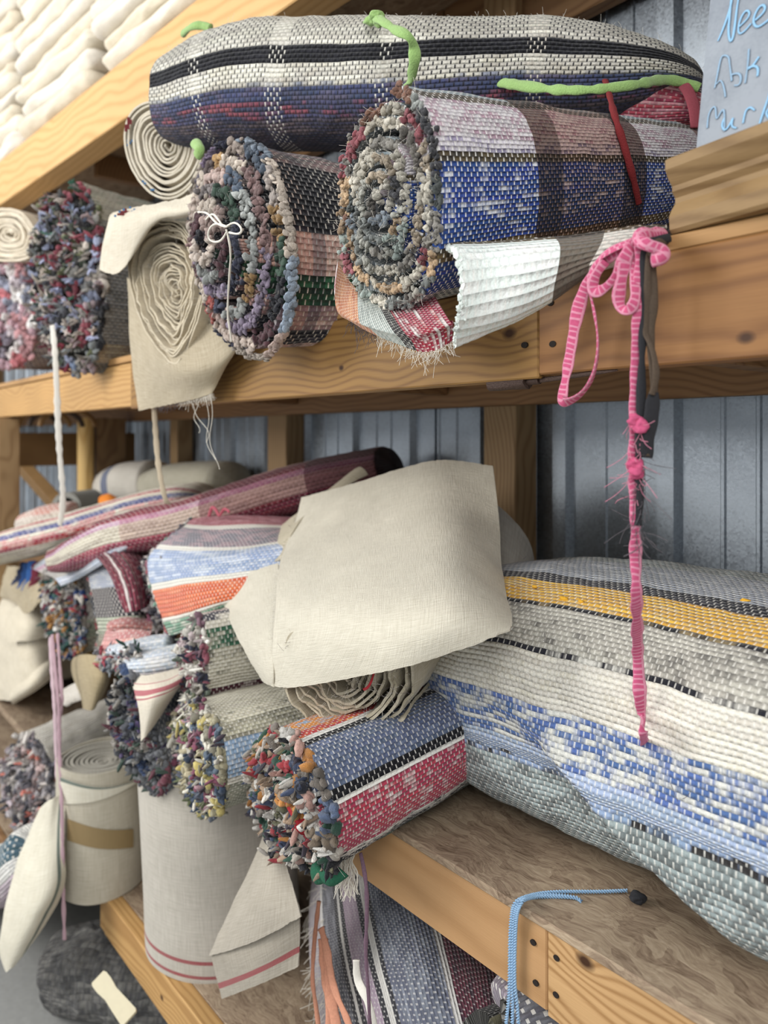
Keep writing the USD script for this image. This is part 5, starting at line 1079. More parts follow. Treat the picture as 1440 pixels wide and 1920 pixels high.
# its ridged cover
covm = fabric('maroon_ridge_weave', [(.035, '#7c3040', '#8c4050', .4), (.045, '#dccfca', '#d8c8c4', .3), (.075, '#74293a', '#86394a', .4), (.085, '#dccfca', '#d8c8c4', .3), (.13, '#7a2c3c', '#8a3c4c', .4), (.14, '#d8c8c4', '#dccfca', .3), (.20, '#7c3040', '#6a2434', .4), (.4, '#8a5058', '#a08080', .4)], .4, pr=.0095, pw=.02, fleck=.15, vary=.25, bump=1.2, wob=.02)
ctrl = [[(134, 1028, -.02), (172, 1040, -.035), (204, 1075, -.05), (222, 1120, -.06), (236, 1148, -.055)],
        [(160, 1020, .02), (198, 1028, .0), (234, 1062, -.025), (252, 1110, -.04), (258, 1144, -.045)],
        [(195, 1015, .07), (228, 1022, .05), (258, 1055, .03), (272, 1100, .02), (276, 1135, .01)],
        [(225, 1010, .13), (255, 1015, .11), (278, 1045, .09), (290, 1090, .07), (292, 1125, .06)]]
c = np.array([[P(*q) for q in row] for row in ctrl]); Ss = surface(c.transpose(1, 0, 2), 60, 60); uv = arc_uv(Ss)[..., ::-1]
ridge = np.abs(np.sin(arc_uv(Ss)[..., 0] * 130))
Nn = np.cross(np.gradient(Ss, axis=0), np.gradient(Ss, axis=1)); Nn /= np.linalg.norm(Nn, axis=-1, keepdims=True); Nn *= np.sign(np.sum(Nn * (CAM - Ss), -1))[..., None]
Ss = Ss + Nn * (ridge * .006)[..., None] + UP * 0.0
uv = np.stack([arc_uv(Ss)[..., 1], arc_uv(Ss)[..., 0]], -1)
V, F, U = solid_grid(Ss, -.008, uv); obj('ridged_cover', (V, F), covm, T, True, U, label='maroon cover with white ridges')
chk_ = 0 #, [(.3, '#2c2a30', '#3a363c', .3)], .3, pr=.011, pw=.011, warp='#d8d0c8', fleck=1.0, dash=.36, vary=.1)
ctrl_ = [[(202, 1118, -.03), (225, 1112, -.03), (252, 1130, -.03)], [(208, 1140, -.045), (235, 1138, -.045), (268, 1150, -.04)], [(212, 1162, -.045), (242, 1160, -.045), (280, 1160, -.04)]]

# --- long crimson rug on top and the cream one beside it
def at_px(px, py, t): return PT(px, py, t)
T = thing('crimson_striped_rug', 'long crimson, pink and cream striped rug rolled over the pile below the middle shelf', 'rug', PT(400, 980, 2.1))
sta = [(PT(95, 1052, 2.24), .05, .03), (PT(150, 1036, 2.24), .085, .05), (PT(240, 1003, 2.2), .10, .062), (PT(350, 980, 2.15), .105, .068), (PT(470, 945, 2.1), .105, .068), (PT(590, 908, 2.06), .105, .068), (PT(700, 885, 2.02), .10, .062), (PT(740, 874, 2.0), .09, .055)]
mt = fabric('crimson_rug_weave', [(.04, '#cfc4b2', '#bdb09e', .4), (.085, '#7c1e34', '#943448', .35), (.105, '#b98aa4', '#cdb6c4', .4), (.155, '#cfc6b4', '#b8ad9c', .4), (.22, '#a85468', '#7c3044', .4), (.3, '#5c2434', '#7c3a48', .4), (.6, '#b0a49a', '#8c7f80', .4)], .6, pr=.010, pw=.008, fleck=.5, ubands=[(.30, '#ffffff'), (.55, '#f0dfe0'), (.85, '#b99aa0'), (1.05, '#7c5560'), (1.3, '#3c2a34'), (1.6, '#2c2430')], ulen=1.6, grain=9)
bundle(T, 'rolled_rug', sta, mt, .008, seed=41, nst=110, ends=(False, True))
fm = fabric('pink_flap_weave', [(.06, '#cdd2dc', '#b9c4d6', .4), (.11, '#d8a6c0', '#dcc0cc', .4), (.17, '#d6cfc4', '#cbb8c0', .4), (.3, '#c9c4bc', '#b9b4b0', .4)], .3, pr=.010, pw=.008, fleck=.4)
ctrl = [[(60, 1066, -.03), (100, 1040, -.02), (150, 1008, .0), (200, 985, .05)], [(88, 1078, -.05), (128, 1058, -.04), (172, 1026, -.02), (225, 1000, .03)], [(108, 1086, -.055), (148, 1070, -.045), (190, 1042, -.025), (240, 1016, .02)], [(118, 1098, -.05), (150, 1082, -.04), (192, 1056, -.02), (236, 1030, .02)]]
c = np.array([[P(*q) for q in row] for row in ctrl]); Ss = surface(c, 30, 50)
V, F, U = solid_grid(Ss, .007, arc_uv(Ss)); obj('loose_end', (V, F), fm, T, True, U, label='pale pink and blue end spilling over the edge')
T = thing('cream_pinstriped_rug', 'cream rug with thin red and blue lines spilling over the pile at the far left', 'rug', P(20, 1060, -.03))
sta = [(PT(-40, 1035, 2.75), .16, .05), (PT(30, 1022, 2.72), .17, .055), (PT(110, 1000, 2.65), .17, .06), (PT(200, 975, 2.6), .16, .06), (PT(300, 945, 2.55), .15, .055), (PT(390, 930, 2.5), .13, .05)]
mt = fabric('pinstripe_weave', [(.11, '#ddd5c4', '#d2c8b4', .4), (.13, '#b0505a', '#cf9a94', .4), (.155, '#ddd5c4', '#d2c8b4', .4), (.17, '#5a5f8c', '#b8b4bc', .4), (.20, '#d9a4a0', '#ddd5c4', .4), (.22, '#a8404c', '#cfa09a', .4), (.9, '#dcd4c2', '#cfc5b0', .4)], .9, pr=.011, pw=.009, fleck=.35)
bundle(T, 'folded_rug', sta, mt, .010, seed=42, ends=(True, True))
T = thing('blue_rag_strip_bundle', 'bright blue and dark red rag strips hanging under the pale pink rug end', 'fabric strips', P(40, 1090, -.03))
for k, (a, b, c_, d_, nm, col) in enumerate(((52, 1056, 30, 1122, 'blue', '#2f5490'), (60, 1052, 44, 1112, 'blue', '#3a66a8'), (46, 1054, 24, 1100, 'navy', '#2c3554'), (66, 1056, 58, 1108, 'wine', '#6a2434'))):
    rag([P(a, b, -.03), P((a + c_) / 2 + 3, (b + d_) / 2, -.04), P(c_, d_, -.04)], .026, T, nm + '_strip', plain(nm + '_rag', col, .95, 300., .3), .006, 40, 50 + k)

# --- folded and small pieces
T = thing('small_pink_ended_rug', 'small folded pale rag rug with a pink roll end below the maroon ridged roll', 'rug', P(235, 1215, -.05))
mt = fabric('small_pale_weave', [(.05, '#c98a86', '#d8b0a8', .4), (.2, '#c9c6b4', '#b8b4a0', .4)], .2, pr=.009, pw=.008, fleck=.5)
bundle(T, 'rolled_top', [(P(208, 1176, -.06), .022, .016), (P(240, 1172, -.03), .027, .020), (P(290, 1178, .03), .027, .020)], fabric('coral_weave', [(.3, '#c48680', '#d4aaa2', .4)], .3, pr=.009, pw=.008, fleck=.4), .006, seed=43, nst=40, na=50)
ctrl = [[(205, 1186, -.07), (240, 1188, -.06), (285, 1190, -.02)], [(198, 1212, -.085), (232, 1212, -.08), (275, 1204, -.04)], [(186, 1236, -.08), (222, 1234, -.08), (265, 1216, -.05)]]
cloth('folded_side', ctrl, mt, T, 30, 40, .012, .008, 14)
T = thing('pale_blue_rag_roll', 'small pale blue and white rag rug folded in two between the striped rolls', 'rug', P(290, 1272, -.06))
mt = fabric('pale_blue_weave', [(.06, '#c4ccd6', '#dcdcdc', .4), (.10, '#d8d0d0', '#aab6c4', .4), (.3, '#b8c2cc', '#d4d4d2', .4)], .3, pr=.009, pw=.008, fleck=.5)
bundle(T, 'upper_fold', [(P(222, 1218, -.08), .035, .018), (P(262, 1216, -.06), .045, .024), (P(325, 1208, .0), .045, .024)], mt, .006, seed=44, nst=40, na=50, ends=(False, True))
bundle(T, 'lower_fold', [(P(250, 1250, -.09), .035, .024), (P(290, 1244, -.065), .045, .030), (P(345, 1232, -.01), .045, .030)], mt, .006, seed=45, nst=40, na=50, ends=(False, True))
r_ = np.random.default_rng(46); n_ = 70
pos = np.array([P(r_.uniform(185, 262), r_.uniform(1214, 1262), -.1) for k in range(n_)]); d_ = -FWD + r_.normal(0, .6, (n_, 3)); d_ /= np.linalg.norm(d_, axis=1, keepdims=True); t_ = np.cross(d_, r_.normal(0, 1, (n_, 3))); t_ /= np.linalg.norm(t_, axis=1, keepdims=True)
V, F, C = bead_field(pos, d_, t_, np.cross(d_, t_), np.tile([[.014, .008, .007]], (n_, 1)), palette_run(n_, ['#8a9098', '#c9c4bc', '#a83a48', '#35564c', '#d8d2c8', '#5a6070', '#b8a0a0', '#9aa0a4'], 47, (1, 3)), 1, 48, .5)
obj('selvedge_loops', (V, F), TINT, T, True, None, C, kind='stuff')
M_RS = linen('red_striped_linen', '#dbd3c4', '#c5bca9', [(.048, .052, '#a8485a'), (.075, .089, '#a03a50'), (.094, .097, '#a03a50')], thread=480, bump=.5)
T = thing('red_striped_tea_cloth', 'cream cloth with red stripes drooping to a point over the blue grey roll', 'cloth', P(268, 1390, -.1))
ctrl = [[(246, 1262, -.10), (275, 1268, -.10), (310, 1262, -.07), (342, 1252, -.03)], [(250, 1288, -.12), (280, 1290, -.12), (315, 1282, -.09), (345, 1266, -.05)], [(258, 1312, -.13), (282, 1310, -.13), (312, 1298, -.10), (338, 1282, -.06)], [(264, 1345, -.13), (280, 1338, -.13), (300, 1322, -.11), (325, 1300, -.07)], [(266, 1390, -.125), (273, 1380, -.125), (286, 1362, -.11), (306, 1332, -.08)]]
cloth('drooping_cloth', ctrl, M_RS, T, 60, 50, .003, .006, 12)
T = thing('tan_felt_scroll', 'small tan cloth scroll curling open in front of the ridged roll', 'fabric roll', P(165, 1330, -.07))
M_TAN = linen('tan_felt', '#a8997a', '#8c7d60', thread=300)
ctrl = [[(136, 1252, -.06), (140, 1234, -.07), (165, 1228, -.08), (195, 1236, -.07), (208, 1250, -.05)], [(140, 1272, -.07), (150, 1262, -.09), (172, 1262, -.1), (196, 1266, -.085), (204, 1272, -.06)], [(152, 1300, -.075), (162, 1296, -.095), (178, 1296, -.10), (190, 1296, -.085), (194, 1298, -.065)], [(158, 1328, -.08), (166, 1331, -.09), (173, 1330, -.092), (178, 1322, -.085), (181, 1316, -.07)]]
cloth('scroll', ctrl, M_TAN, T, 50, 50, .004, .003, 12)
ctrl = [[(138, 1248, -.058), (136, 1262, -.065), (142, 1280, -.07)], [(150, 1270, -.06), (150, 1285, -.07), (155, 1300, -.078)], [(163, 1295, -.06), (160, 1312, -.075), (160, 1326, -.082)]]
cloth('rolled_lip', ctrl, linen('tan_felt_inside', '#c2b294', '#a4946f', thread=300), T, 30, 20, .003, .003, 12)
T = thing('white_paper_cloth_wad', 'crumpled off-white cloth tucked behind the tan scroll', 'cloth', P(120, 1310, -.02))
ctrl = [[(108, 1312, -.03), (130, 1290, -.03), (155, 1280, -.03)], [(118, 1318, -.05), (140, 1304, -.05), (160, 1294, -.05)], [(130, 1318, -.05), (150, 1312, -.05), (168, 1302, -.05)]]
cloth('wad', ctrl, linen('white_wad', '#cfc9c0', '#b4aca0', thread=300), T, 30, 30, .006, .02, 22)
# cream folded bolts at the far left
T = thing('cream_folded_bolt', 'cream cloth bolt folded in layers with a drooping corner at the far left', 'fabric bolt', P(25, 1310, -.03))
M_CF = linen('cream_bolt', '#d6cdbb', '#bbb09a', thread=450)
ctrl = [[(-60, 1118, .02), (0, 1122, .0), (45, 1138, .02), (85, 1160, .06)], [(-60, 1160, .0), (4, 1172, -.03), (52, 1172, -.01), (90, 1190, .05)], [(-60, 1230, .0), (12, 1250, -.035), (60, 1235, -.015), (92, 1225, .05)], [(-60, 1280, .0), (20, 1312, -.03), (70, 1275, -.01), (92, 1250, .05)]]
cloth('front_fold', ctrl, M_CF, T, 60, 60, .012, .02, 11)
ctrl = [[(15, 1150, -.03), (50, 1135, -.01), (90, 1130, .05)], [(20, 1175, -.05), (55, 1170, -.03), (92, 1165, .04)], [(24, 1205, -.055), (56, 1198, -.03), (92, 1190, .04)]]
cloth('upper_layer', ctrl, M_CF, T, 40, 40, .012, .012, 12)
ctrl = [[(25, 1296, -.035), (60, 1268, -.02), (92, 1240, .04)], [(24, 1308, -.045), (62, 1282, -.03), (92, 1258, .03)], [(24, 1316, -.03), (60, 1294, -.015), (90, 1272, .04)]]
cloth('lower_layer', ctrl, M_CF, T, 24, 40, .010, .008, 12)
bundle(T, 'bolt_body', [(P(20, 1215, .05) + np.array([-.25, 0.14, 0]), .16, .14), (P(20, 1215, .05) + np.array([.02, .16, 0]), .16, .14), (P(20, 1215, .05) + np.array([.16, .17, 0]), .15, .13)], M_CF, .008, seed=49, nst=40, na=60)
T = thing('beige_draped_cloth', 'crumpled beige cloth draped over the cream folded bolt at the far left', 'cloth', P(60, 1130, -.02))
ctrl = [[(-40, 1060, .03), (20, 1062, .0), (60, 1070, -.01), (92, 1080, .0)], [(-40, 1090, .02), (24, 1098, -.03), (62, 1105, -.04), (90, 1105, -.02)], [(-40, 1112, .02), (28, 1128, -.03), (52, 1150, -.045), (84, 1118, -.03)]]
cloth('drape', ctrl, linen('beige_drape', '#b5a890', '#9a8c72', thread=400), T, 40, 50, .006, .03, 14)
# back of the shelf: striped and plain rolls against the wall
T = thing('navy_striped_white_roll', 'white cloth roll with a navy stripe lying at the back under the beige tape', 'fabric roll', P(240, 930, .4))
mt = linen('navy_striped_cloth', '#c9c4ba', '#b0aaa0', [(.09, .13, '#4c5876')], thread=400, along='u')
bundle(T, 'roll', [(P(205, 920, .40), .10, .085), (P(245, 908, .44), .105, .09), (P(300, 905, .50), .105, .09)], mt, .006, seed=51, nst=50, na=60)
T = thing('grey_cream_back_roll', 'greyish cream roll at the back with a blue scrap on it', 'fabric roll', P(360, 925, .45))
bundle(T, 'roll', [(P(290, 912, .48), .09, .07), (P(350, 905, .50), .10, .075), (P(440, 905, .52), .10, .075)], linen('grey_cream', '#b5b0a2', '#98937f', thread=400), .006, seed=52, nst=50, na=60)
rag([P(352, 918, .44), P(362, 910, .43), P(376, 902, .43)], .035, T, 'blue_scrap', plain('blue_scrap', '#2f62b0', .9, 200., .2), .008, 30, 53)
T = thing('orange_scrap', 'small orange cloth scrap at the back left of the shelf', 'cloth', P(202, 945, .25))
ctrl = [[(188, 935, .25), (202, 928, .25), (216, 934, .26)], [(190, 945, .23), (204, 942, .22), (218, 944, .24)], [(192, 954, .23), (204, 954, .22), (216, 952, .24)]]
cloth('scrap', ctrl, plain('orange_scrap', '#d47a1e', .9, 200., .2), T, 20, 20, .01, .02, 20)
T = thing('grey_cardboard_tube', 'grey cloth tube with a dark open end next to the orange scrap', 'fabric roll', P(160, 960, .2))
m = trimesh.creation.annulus(.045, .065, .3, sections=28); m.apply_transform(trimesh.transformations.rotation_matrix(np.pi / 2, [1, 0, 0])); m.apply_transform(trimesh.transformations.rotation_matrix(.7, [0, 0, 1])); m.apply_translation(P(165, 948, .28)); obj('tube', m, linen('grey_tube', '#8d8d88', '#74746e'), T, 30)
m = trimesh.creation.cylinder(.047, .2, sections=24); m.apply_transform(trimesh.transformations.rotation_matrix(np.pi / 2, [1, 0, 0])); m.apply_transform(trimesh.transformations.rotation_matrix(.7, [0, 0, 1])); m.apply_translation(P(165, 948, .28) + np.array([-.03, .045, 0])); obj('core', m, plain('tube_core', '#4a4a46'), T, 30)
T = thing('salmon_rag_roll', 'blurred salmon and white rag roll behind the white hanging tape', 'rug', P(90, 985, .1))
bundle(T, 'roll', [(P(60, 985, .08), .08, .05), (P(95, 975, .12), .09, .06), (P(150, 965, .2), .09, .055)], fabric('salmon_weave', [(.1, '#cf9a8c', '#d8c4b8', .4), (.6, '#d8ccc0', '#c4b4a8', .4)], .6, pr=.012, pw=.01), .008, seed=54, nst=40, na=60)
T = thing('dark_basket_hoops', 'dark brown basket hoops on the rail under the beam at the left', 'basket', P(80, 795, .1))
for k in range(4):
    c = P(62 + k * 22, 800, .15); th = np.linspace(0, np.pi, 14); pts = np.array([c + np.array([0, .10 * math.cos(q), .065 * math.sin(q)]) for q in th])
    V, F, U = tube(pts, .02, .012, 8, 40, facing=(1, 0, 0)); obj('hoop', (V, F), M_RAIL if k % 2 else plain('dark_cane', '#40342c', .8), T, True)
# lilac strips hanging over the pile
T = thing('lilac_hanging_strips', 'lilac and dusty pink cloth strips hanging at the left before the standing bolt', 'fabric strips', P(105, 1250, -.12))
M_LIL = plain('dusty_lilac', '#a98c94', .9, 200., .18); M_LIL2 = plain('pale_lilac', '#c2a9b0', .9, 200., .18)
rag([P(98, 1190, -.13), P(104, 1260, -.14), P(110, 1330, -.145), P(112, 1420, -.15), P(116, 1520, -.16), P(118, 1640, -.165), P(121, 1762, -.165)], .0095, T, 'pink_strip', M_LIL, .004, 140, 56)
rag([P(94, 1195, -.12), P(98, 1270, -.13), P(103, 1340, -.135), P(106, 1430, -.14), P(110, 1500, -.15), P(113, 1560, -.152)], .010, T, 'pale_strip', M_LIL2, .004, 140, 57)
rag([P(108, 1188, -.12), P(112, 1250, -.13), P(116, 1310, -.135), P(113, 1345, -.135)], .009, T, 'pink_strip', M_LIL, .004, 90, 58)

# ============================================================ THE BOTTOM SHELF AND FLOOR
M_BOLT = linen('grey_cream_canvas', '#bdb6a6', '#a59d8b', thread=380, bump=.4)
def standing_bolt(name, label, base, h, r0, mat, layers, seed, lean=(0, 0), spiral_mat=None, flare=1.0):
    T = thing(name, label, 'fabric bolt', base); n = 90; m = 24
    th = np.linspace(0, 2 * np.pi, n); z = np.linspace(0, 1, m)
    rad = r0 * (1 + (flare - 1) * z[:, None]) * (1 + .02 * np.sin(th * 2 + seed)[None] + .03 * (meshkit.noise(np.stack([np.cos(th)[None] * 1.5 + 0 * z[:, None], np.sin(th)[None] * 1.5 + 0 * z[:, None], z[:, None] * 3 + seed + 0 * th[None]], -1)) - .5))
    rad[:, -1] = rad[:, 0]
    S = np.stack([base[0] + rad * np.cos(th)[None] + lean[0] * z[:, None], base[1] + rad * np.sin(th)[None] + lean[1] * z[:, None], base[2] + z[:, None] * h + .003 * np.sin(th * 3)[None]], -1)
    uv = np.stack(np.broadcast_arrays((th * r0)[None], (z * h)[:, None]), -1)
    V, F, U = solid_grid(S, .004, uv)
    obj('outer_layer', (V, F), mat, T, True, U)
    turns = layers; f = np.linspace(0, turns, turns * 50); k = 3
    rr = r0 * flare * (1 - .97 * f / turns) * .985; jit = .004 * (meshkit.noise(np.stack([f * 5, f * 0, f * 0 + seed], -1)) - .5)
    zz = np.linspace(-.05, 0, k)
    up = h - .004 - .016 * (f / turns) ** .8 * 1.0 + jit
    S = np.stack([base[0] + lean[0] + (rr * np.cos(f * 6.283))[:, None] + 0 * zz, base[1] + lean[1] + (rr * np.sin(f * 6.283))[:, None] + 0 * zz, base[2] + up[:, None] + zz], -1)
    uv = np.stack([np.repeat((f * 6.283 * r0 * .5)[:, None], k, 1), np.repeat(zz[None] + h, len(f), 0)], -1)
    V, F, U = solid_grid(S, -r0 / turns * .62, uv); obj('spiral_layers', (V, F), spiral_mat or mat, T, True, U)
    c = trimesh.creation.cylinder(r0 * .9, h - .06, sections=40); c.apply_translation([base[0] + lean[0] * .5, base[1] + lean[1] * .5, base[2] + (h - .06) / 2]); obj('inner_body', c, spiral_mat or mat, T, 30)
    return T
bc = P(192, 1700, -.075) ; bc[2] = Z_BOT + .001
vd = ray(192, 1700); vd[2] = 0; vd /= np.linalg.norm(vd); b1c = bc + vd * .118
T = standing_bolt('grey_canvas_bolt', 'standing grey cream canvas bolt with a brown paper band and spiral top', b1c, .335, .118, M_BOLT, 9, 3, spiral_mat=linen('canvas_edge', '#a9a498', '#8c877c', thread=300), flare=1.0)
def on_cyl(px, py, c, r0):
    d = ray(px, py); o = CAM - c; A = d[0] ** 2 + d[1] ** 2; B = 2 * (o[0] * d[0] + o[1] * d[1]); Cc = o[0] ** 2 + o[1] ** 2 - r0 ** 2
    t_ = (-B - math.sqrt(max(B * B - 4 * A * Cc, 0))) / (2 * A); return CAM + d * t_
rows = [[on_cyl(124 + (252 - 124) * q, (1534 + 20 * q - 0) + dz * (1 - .15 * q) + 10 * math.sin(q * 3.14), b1c, .1215) for q in np.linspace(0.02, .98, 24)] for dz in np.linspace(0, 40, 5)]
Sb = np.array(rows); V, F, U = solid_grid(Sb, .0012, arc_uv(Sb)); obj('paper_band', (V, F), plain('brown_paper', '#8a7550', .7, 200., .1), T, True, U, label='brown paper band')
M_GS = linen('green_striped_canvas', '#d9d4c4', '#c4bda9', [(.150, .160, '#3f5450')], thread=420, along='u', bump=.5)
cw = []
for k in range(5):
    row = []
    for px in np.linspace(114, 268, 9):
        q = (px - 114) / 154; top = 1450 + 26 * math.sin(q * 2.6 + .25); row.append((None, on_cyl(px, top + k / 4 * (46 * (1 - q) ** 1.3 + 4), b1c, .1235)))
    cw.append(row)
cloth('top_wrap', cw, linen('canvas_wrap', '#d6d1c2', '#c2bba8', [(.0, .005, '#3f5450')], thread=420), T, 30, 50, .002, .0, 10, 0)
ctrl = [[(75, 1515, -.18), (95, 1500, -.175), (108, 1492, -.16), (124, 1486, -.142)], [(45, 1590, -.222), (75, 1590, -.205), (100, 1580, -.18), (121, 1570, -.155)], [(22, 1660, -.252), (58, 1670, -.235), (95, 1660, -.20), (119, 1640, -.163)], [(6, 1735, -.275), (42, 1730, -.255), (75, 1715, -.225), (108, 1690, -.178)], [(2, 1785, -.281), (20, 1790, -.272), (45, 1775, -.25), (75, 1745, -.214)], [(14, 1822, -.272), (20, 1816, -.27), (28, 1808, -.262), (45, 1790, -.247)]]
cloth('hanging_end', ctrl, M_GS, T, 70, 50, .003, .014, 9, label='cream end with a dark green edge stripe hanging in a point')
# second standing bolt
M_B26 = linen('red_edged_canvas', '#bfb9ae', '#a6a095', [(.040, .048, '#8c2f3a'), (.010, .017, '#8c2f3a')], thread=380, bump=.5)
b2c = P(420, 1832, .03); b2c[2] = Z_BOT + .001; vd = ray(420, 1832); vd[2] = 0; vd /= np.linalg.norm(vd); b2c = b2c + vd * .178
T = standing_bolt('red_edged_canvas_bolt', 'wide standing greige canvas bolt with red edge stripes and a folded down corner', b2c, .435, .178, M_B26, 8, 5, flare=1.06, lean=(-.03, .0))
M_B26F = linen('red_edged_flap', '#b3ab9e', '#9a9284', thread=380, bump=.5)
ctrl = [[(505, 1540, -.02), (510, 1536, -.02), (516, 1545, -.015)], [(470, 1630, -.04), (502, 1620, -.055), (535, 1615, -.035)], [(430, 1715, -.05), (485, 1695, -.075), (556, 1682, -.05)], [(395, 1792, -.05), (470, 1768, -.08), (566, 1718, -.055)]]
cloth('folded_corner', ctrl, M_B26F, T, 60, 50, .003, .008, 9)
M_B26G = linen('red_edged_flap_end', '#aba396', '#928a7c', [(.052, .063, '#8c2f3a')], thread=380, bump=.5)
ctrl = [[(398, 1786, -.045), (470, 1762, -.07), (562, 1712, -.045)], [(404, 1815, -.045), (475, 1792, -.07), (563, 1745, -.045)], [(412, 1848, -.045), (482, 1820, -.065), (562, 1778, -.04)], [(418, 1872, -.045), (485, 1845, -.06), (560, 1812, -.04)]]
cloth('corner_end', ctrl, M_B26G, T, 40, 50, .003, .006, 9, label='hanging end with a red stripe along its hem')
# leaning striped rug on the right, under the lower shelf
T = thing('lilac_striped_rug_roll', 'charcoal rag rug with lilac and white stripes leaning under the lower shelf board', 'rug', P(700, 1900, .15))
mt = fabric('lilac_rug_weave', [(.10, '#b9b0b4', '#a39ca4', .45), (.125, '#d8d5d2', '#cfccca', .3), (.215, '#55565f', '#83848c', .42), (.235, '#26262c', '#33333a', .3), (.255, '#d6d3ce', '#cbc8c4', .3), (.27, '#26262c', '#33333a', .3), (.345, '#a592a2', '#b4a4b0', .35), (.36, '#26262c', '#33333a', .3), (.385, '#cfccc6', '#bfbcb8', .3), (.40, '#2c2c33', '#3a3a42', .3), (.52, '#5c6070', '#7f8490', .42), (.54, '#c9c6c2', '#bfbcb8', .3), (.7, '#6a3c48', '#4a3a44', .4)], .7, pr=.007, pw=.006, warp='#cfccc8', fleck=.5, vary=.2)
ctrl = [[(600, 1610, .30), (640, 1600, .27), (720, 1600, .27), (820, 1640, .30), (960, 1740, .34), (1040, 1800, .40)],
        [(590, 1690, .24), (650, 1670, .19), (735, 1672, .18), (830, 1715, .21), (955, 1800, .25), (1030, 1845, .30)],
        [(590, 1790, .18), (665, 1770, .115), (760, 1770, .10), (850, 1800, .13), (960, 1860, .17), (1020, 1890, .22)],
        [(600, 1880, .14), (690, 1870, .07), (790, 1865, .05), (870, 1880, .08), (965, 1915, .12), (1010, 1930, .17)],
        [(620, 1990, .12), (720, 1985, .05), (820, 1975, .03), (900, 1970, .06), (980, 1985, .1), (1010, 1990, .15)]]
c = np.array([[P(*q) for q in row] for row in ctrl]); Ss = surface(c, 90, 90); uv = arc_uv(Ss)[..., ::-1]
Ss = Ss + ((meshkit.fbm(Ss * 14, 3, 8) - .5) * .012)[..., None] * -FWD
V, F, U = solid_grid(Ss, .012, uv); obj('rug_face', (V, F), mt, T, True, U)
e = Ss[10:, 0:12].reshape(-1, 3); r_ = np.random.default_rng(61); e = e[r_.integers(0, len(e), 500)]
fibers('fringe', e, np.tile([[-.35, -.25, -.9]], (len(e), 1)), .035, T, 62, FIBER_LIGHT, .0012, .3)
M_PEACH = plain('peach_rag', '#c48a70', .95, 300., .25)
T = thing('peach_rag_strips', 'peach coloured rag strips hanging beside the leaning striped rug', 'fabric strips', P(600, 1780, .0))
for k, q in enumerate(([(606, 1760, .03), (610, 1820, .02), (622, 1880, .01), (636, 1950, .0)], [(602, 1740, .03), (614, 1790, .02), (626, 1850, .01), (650, 1910, .0), (668, 1960, 0)], [(598, 1690, .04), (590, 1760, .03), (586, 1830, .02), (590, 1870, .02), (598, 1930, .02)], [(610, 1780, .03), (618, 1850, .015), (620, 1950, .0)])):
    rag([P(*w) for w in q], [.018, .014, .008, .016][k], T, 'strip', M_PEACH, .006, 70, 70 + k)
T = thing('plum_yarn_tie', 'thin plum and white yarn hanging from the red and denim roll', 'yarn', P(688, 1640, -.06))
rag([P(676, 1600, -.07), P(684, 1640, -.08), (P(688, 1700, -.08)), P(686, 1780, -.08), P(690, 1850, -.08), P(694, 1950, -.08)], .0055, T, 'yarn', plain('plum_yarn', '#6a5260', .95, 300., .4), None, 120, 75)
rag([P(668, 1800, -.06), P(672, 1840, -.06), P(690, 1880, -.06), P(706, 1950, -.06)], .012, T, 'white_strip', M_TAPE, .004, 60, 76)
T = thing('dark_olive_rag_roll', 'black edged olive roll end at the bottom under the board', 'rug', P(900, 1915, -.02))
ol = [(905, 1868), (940, 1878), (958, 1910), (962, 1950), (940, 1990), (890, 2000), (850, 1980), (842, 1930), (866, 1884)]
Rl = Roll(ol, -.0, L=.3, dx=.02, dz=-.03, back=1.)
Rl.build(T, fabric('olive_weave', [(2., '#24231f', '#2e2c28', .4)], 2., pr=.008, pw=.007, fleck=.2), .03, f0=.1, th=.016, seed=77, rho_in=.25, coil_mat=linen('olive_coil', '#77735c', '#4a4738'), bump=.004)
T = thing('grey_fuzzy_rag_roll', 'grey fuzzy rag roll at the bottom edge under the blue cord', 'rug', P(1000, 1930, -.02))
bundle(T, 'roll', [(P(960, 1935, .02), .06, .05), (P(1010, 1915, .06), .08, .06), (P(1080, 1935, .12), .09, .07)], fabric('grey_fuzzy_weave', [(.2, '#7a7a80', '#5a5860', .45), (.6, '#9a8f9a', '#6c6a70', .4)], .6, pr=.008, pw=.007), .01, seed=78, nst=50, na=60)
# left of the bottom shelf
rag_roll('pink_speckled_rag_roll', 'cream rag roll with a pink and grey speckled end at the lower left',
    [(45, 1372), (80, 1392), (103, 1440), (108, 1500), (92, 1548), (58, 1562), (25, 1540), (4, 1490), (4, 1430), (20, 1388)], -.1, .45, -.17, .03,
    [(1.6, '#d6d0c4', '#cbc4b6', .4), (2.2, '#c9c2b4', '#b8b0a2', .4), (2.9, '#c9857c', '#d0a49a', .4), (4, '#cfc8ba', '#bab2a4', .4), (10, '#b4aca4', '#9a949a', .4)],
    ['#8a868c', '#b5aeb0', '#5f5d68', '#cfc4bc', '#d87a68', '#a89aa0', '#46454e', '#c2a8a4', '#dcd4cc'], .034, 80, .017, tufts=120, sub=1)
T = thing('teal_banded_rug_roll', 'rug roll with white, teal and lilac bands behind the hanging canvas corner', 'rug', P(20, 1690, -.2))
bundle(T, 'roll', [(P(-70, 1700, -.22) * [1, 1, 0] + [0, -.05, .092], .09, .09), (P(5, 1640, -.20), .09, .085), (P(75, 1590, -.17), .08, .08)], fabric('teal_band_weave', [(.06, '#dcdad4', '#d0cec8', .3), (.14, '#46606c', '#5c7480', .4), (.18, '#d6d4d0', '#c9c7c4', .3), (.26, '#b8a4b4', '#cdbfc8', .4), (.7, '#cfcbc6', '#b8b2b0', .4)], .7, pr=.01, pw=.009), .006, seed=81, nst=50, na=70)
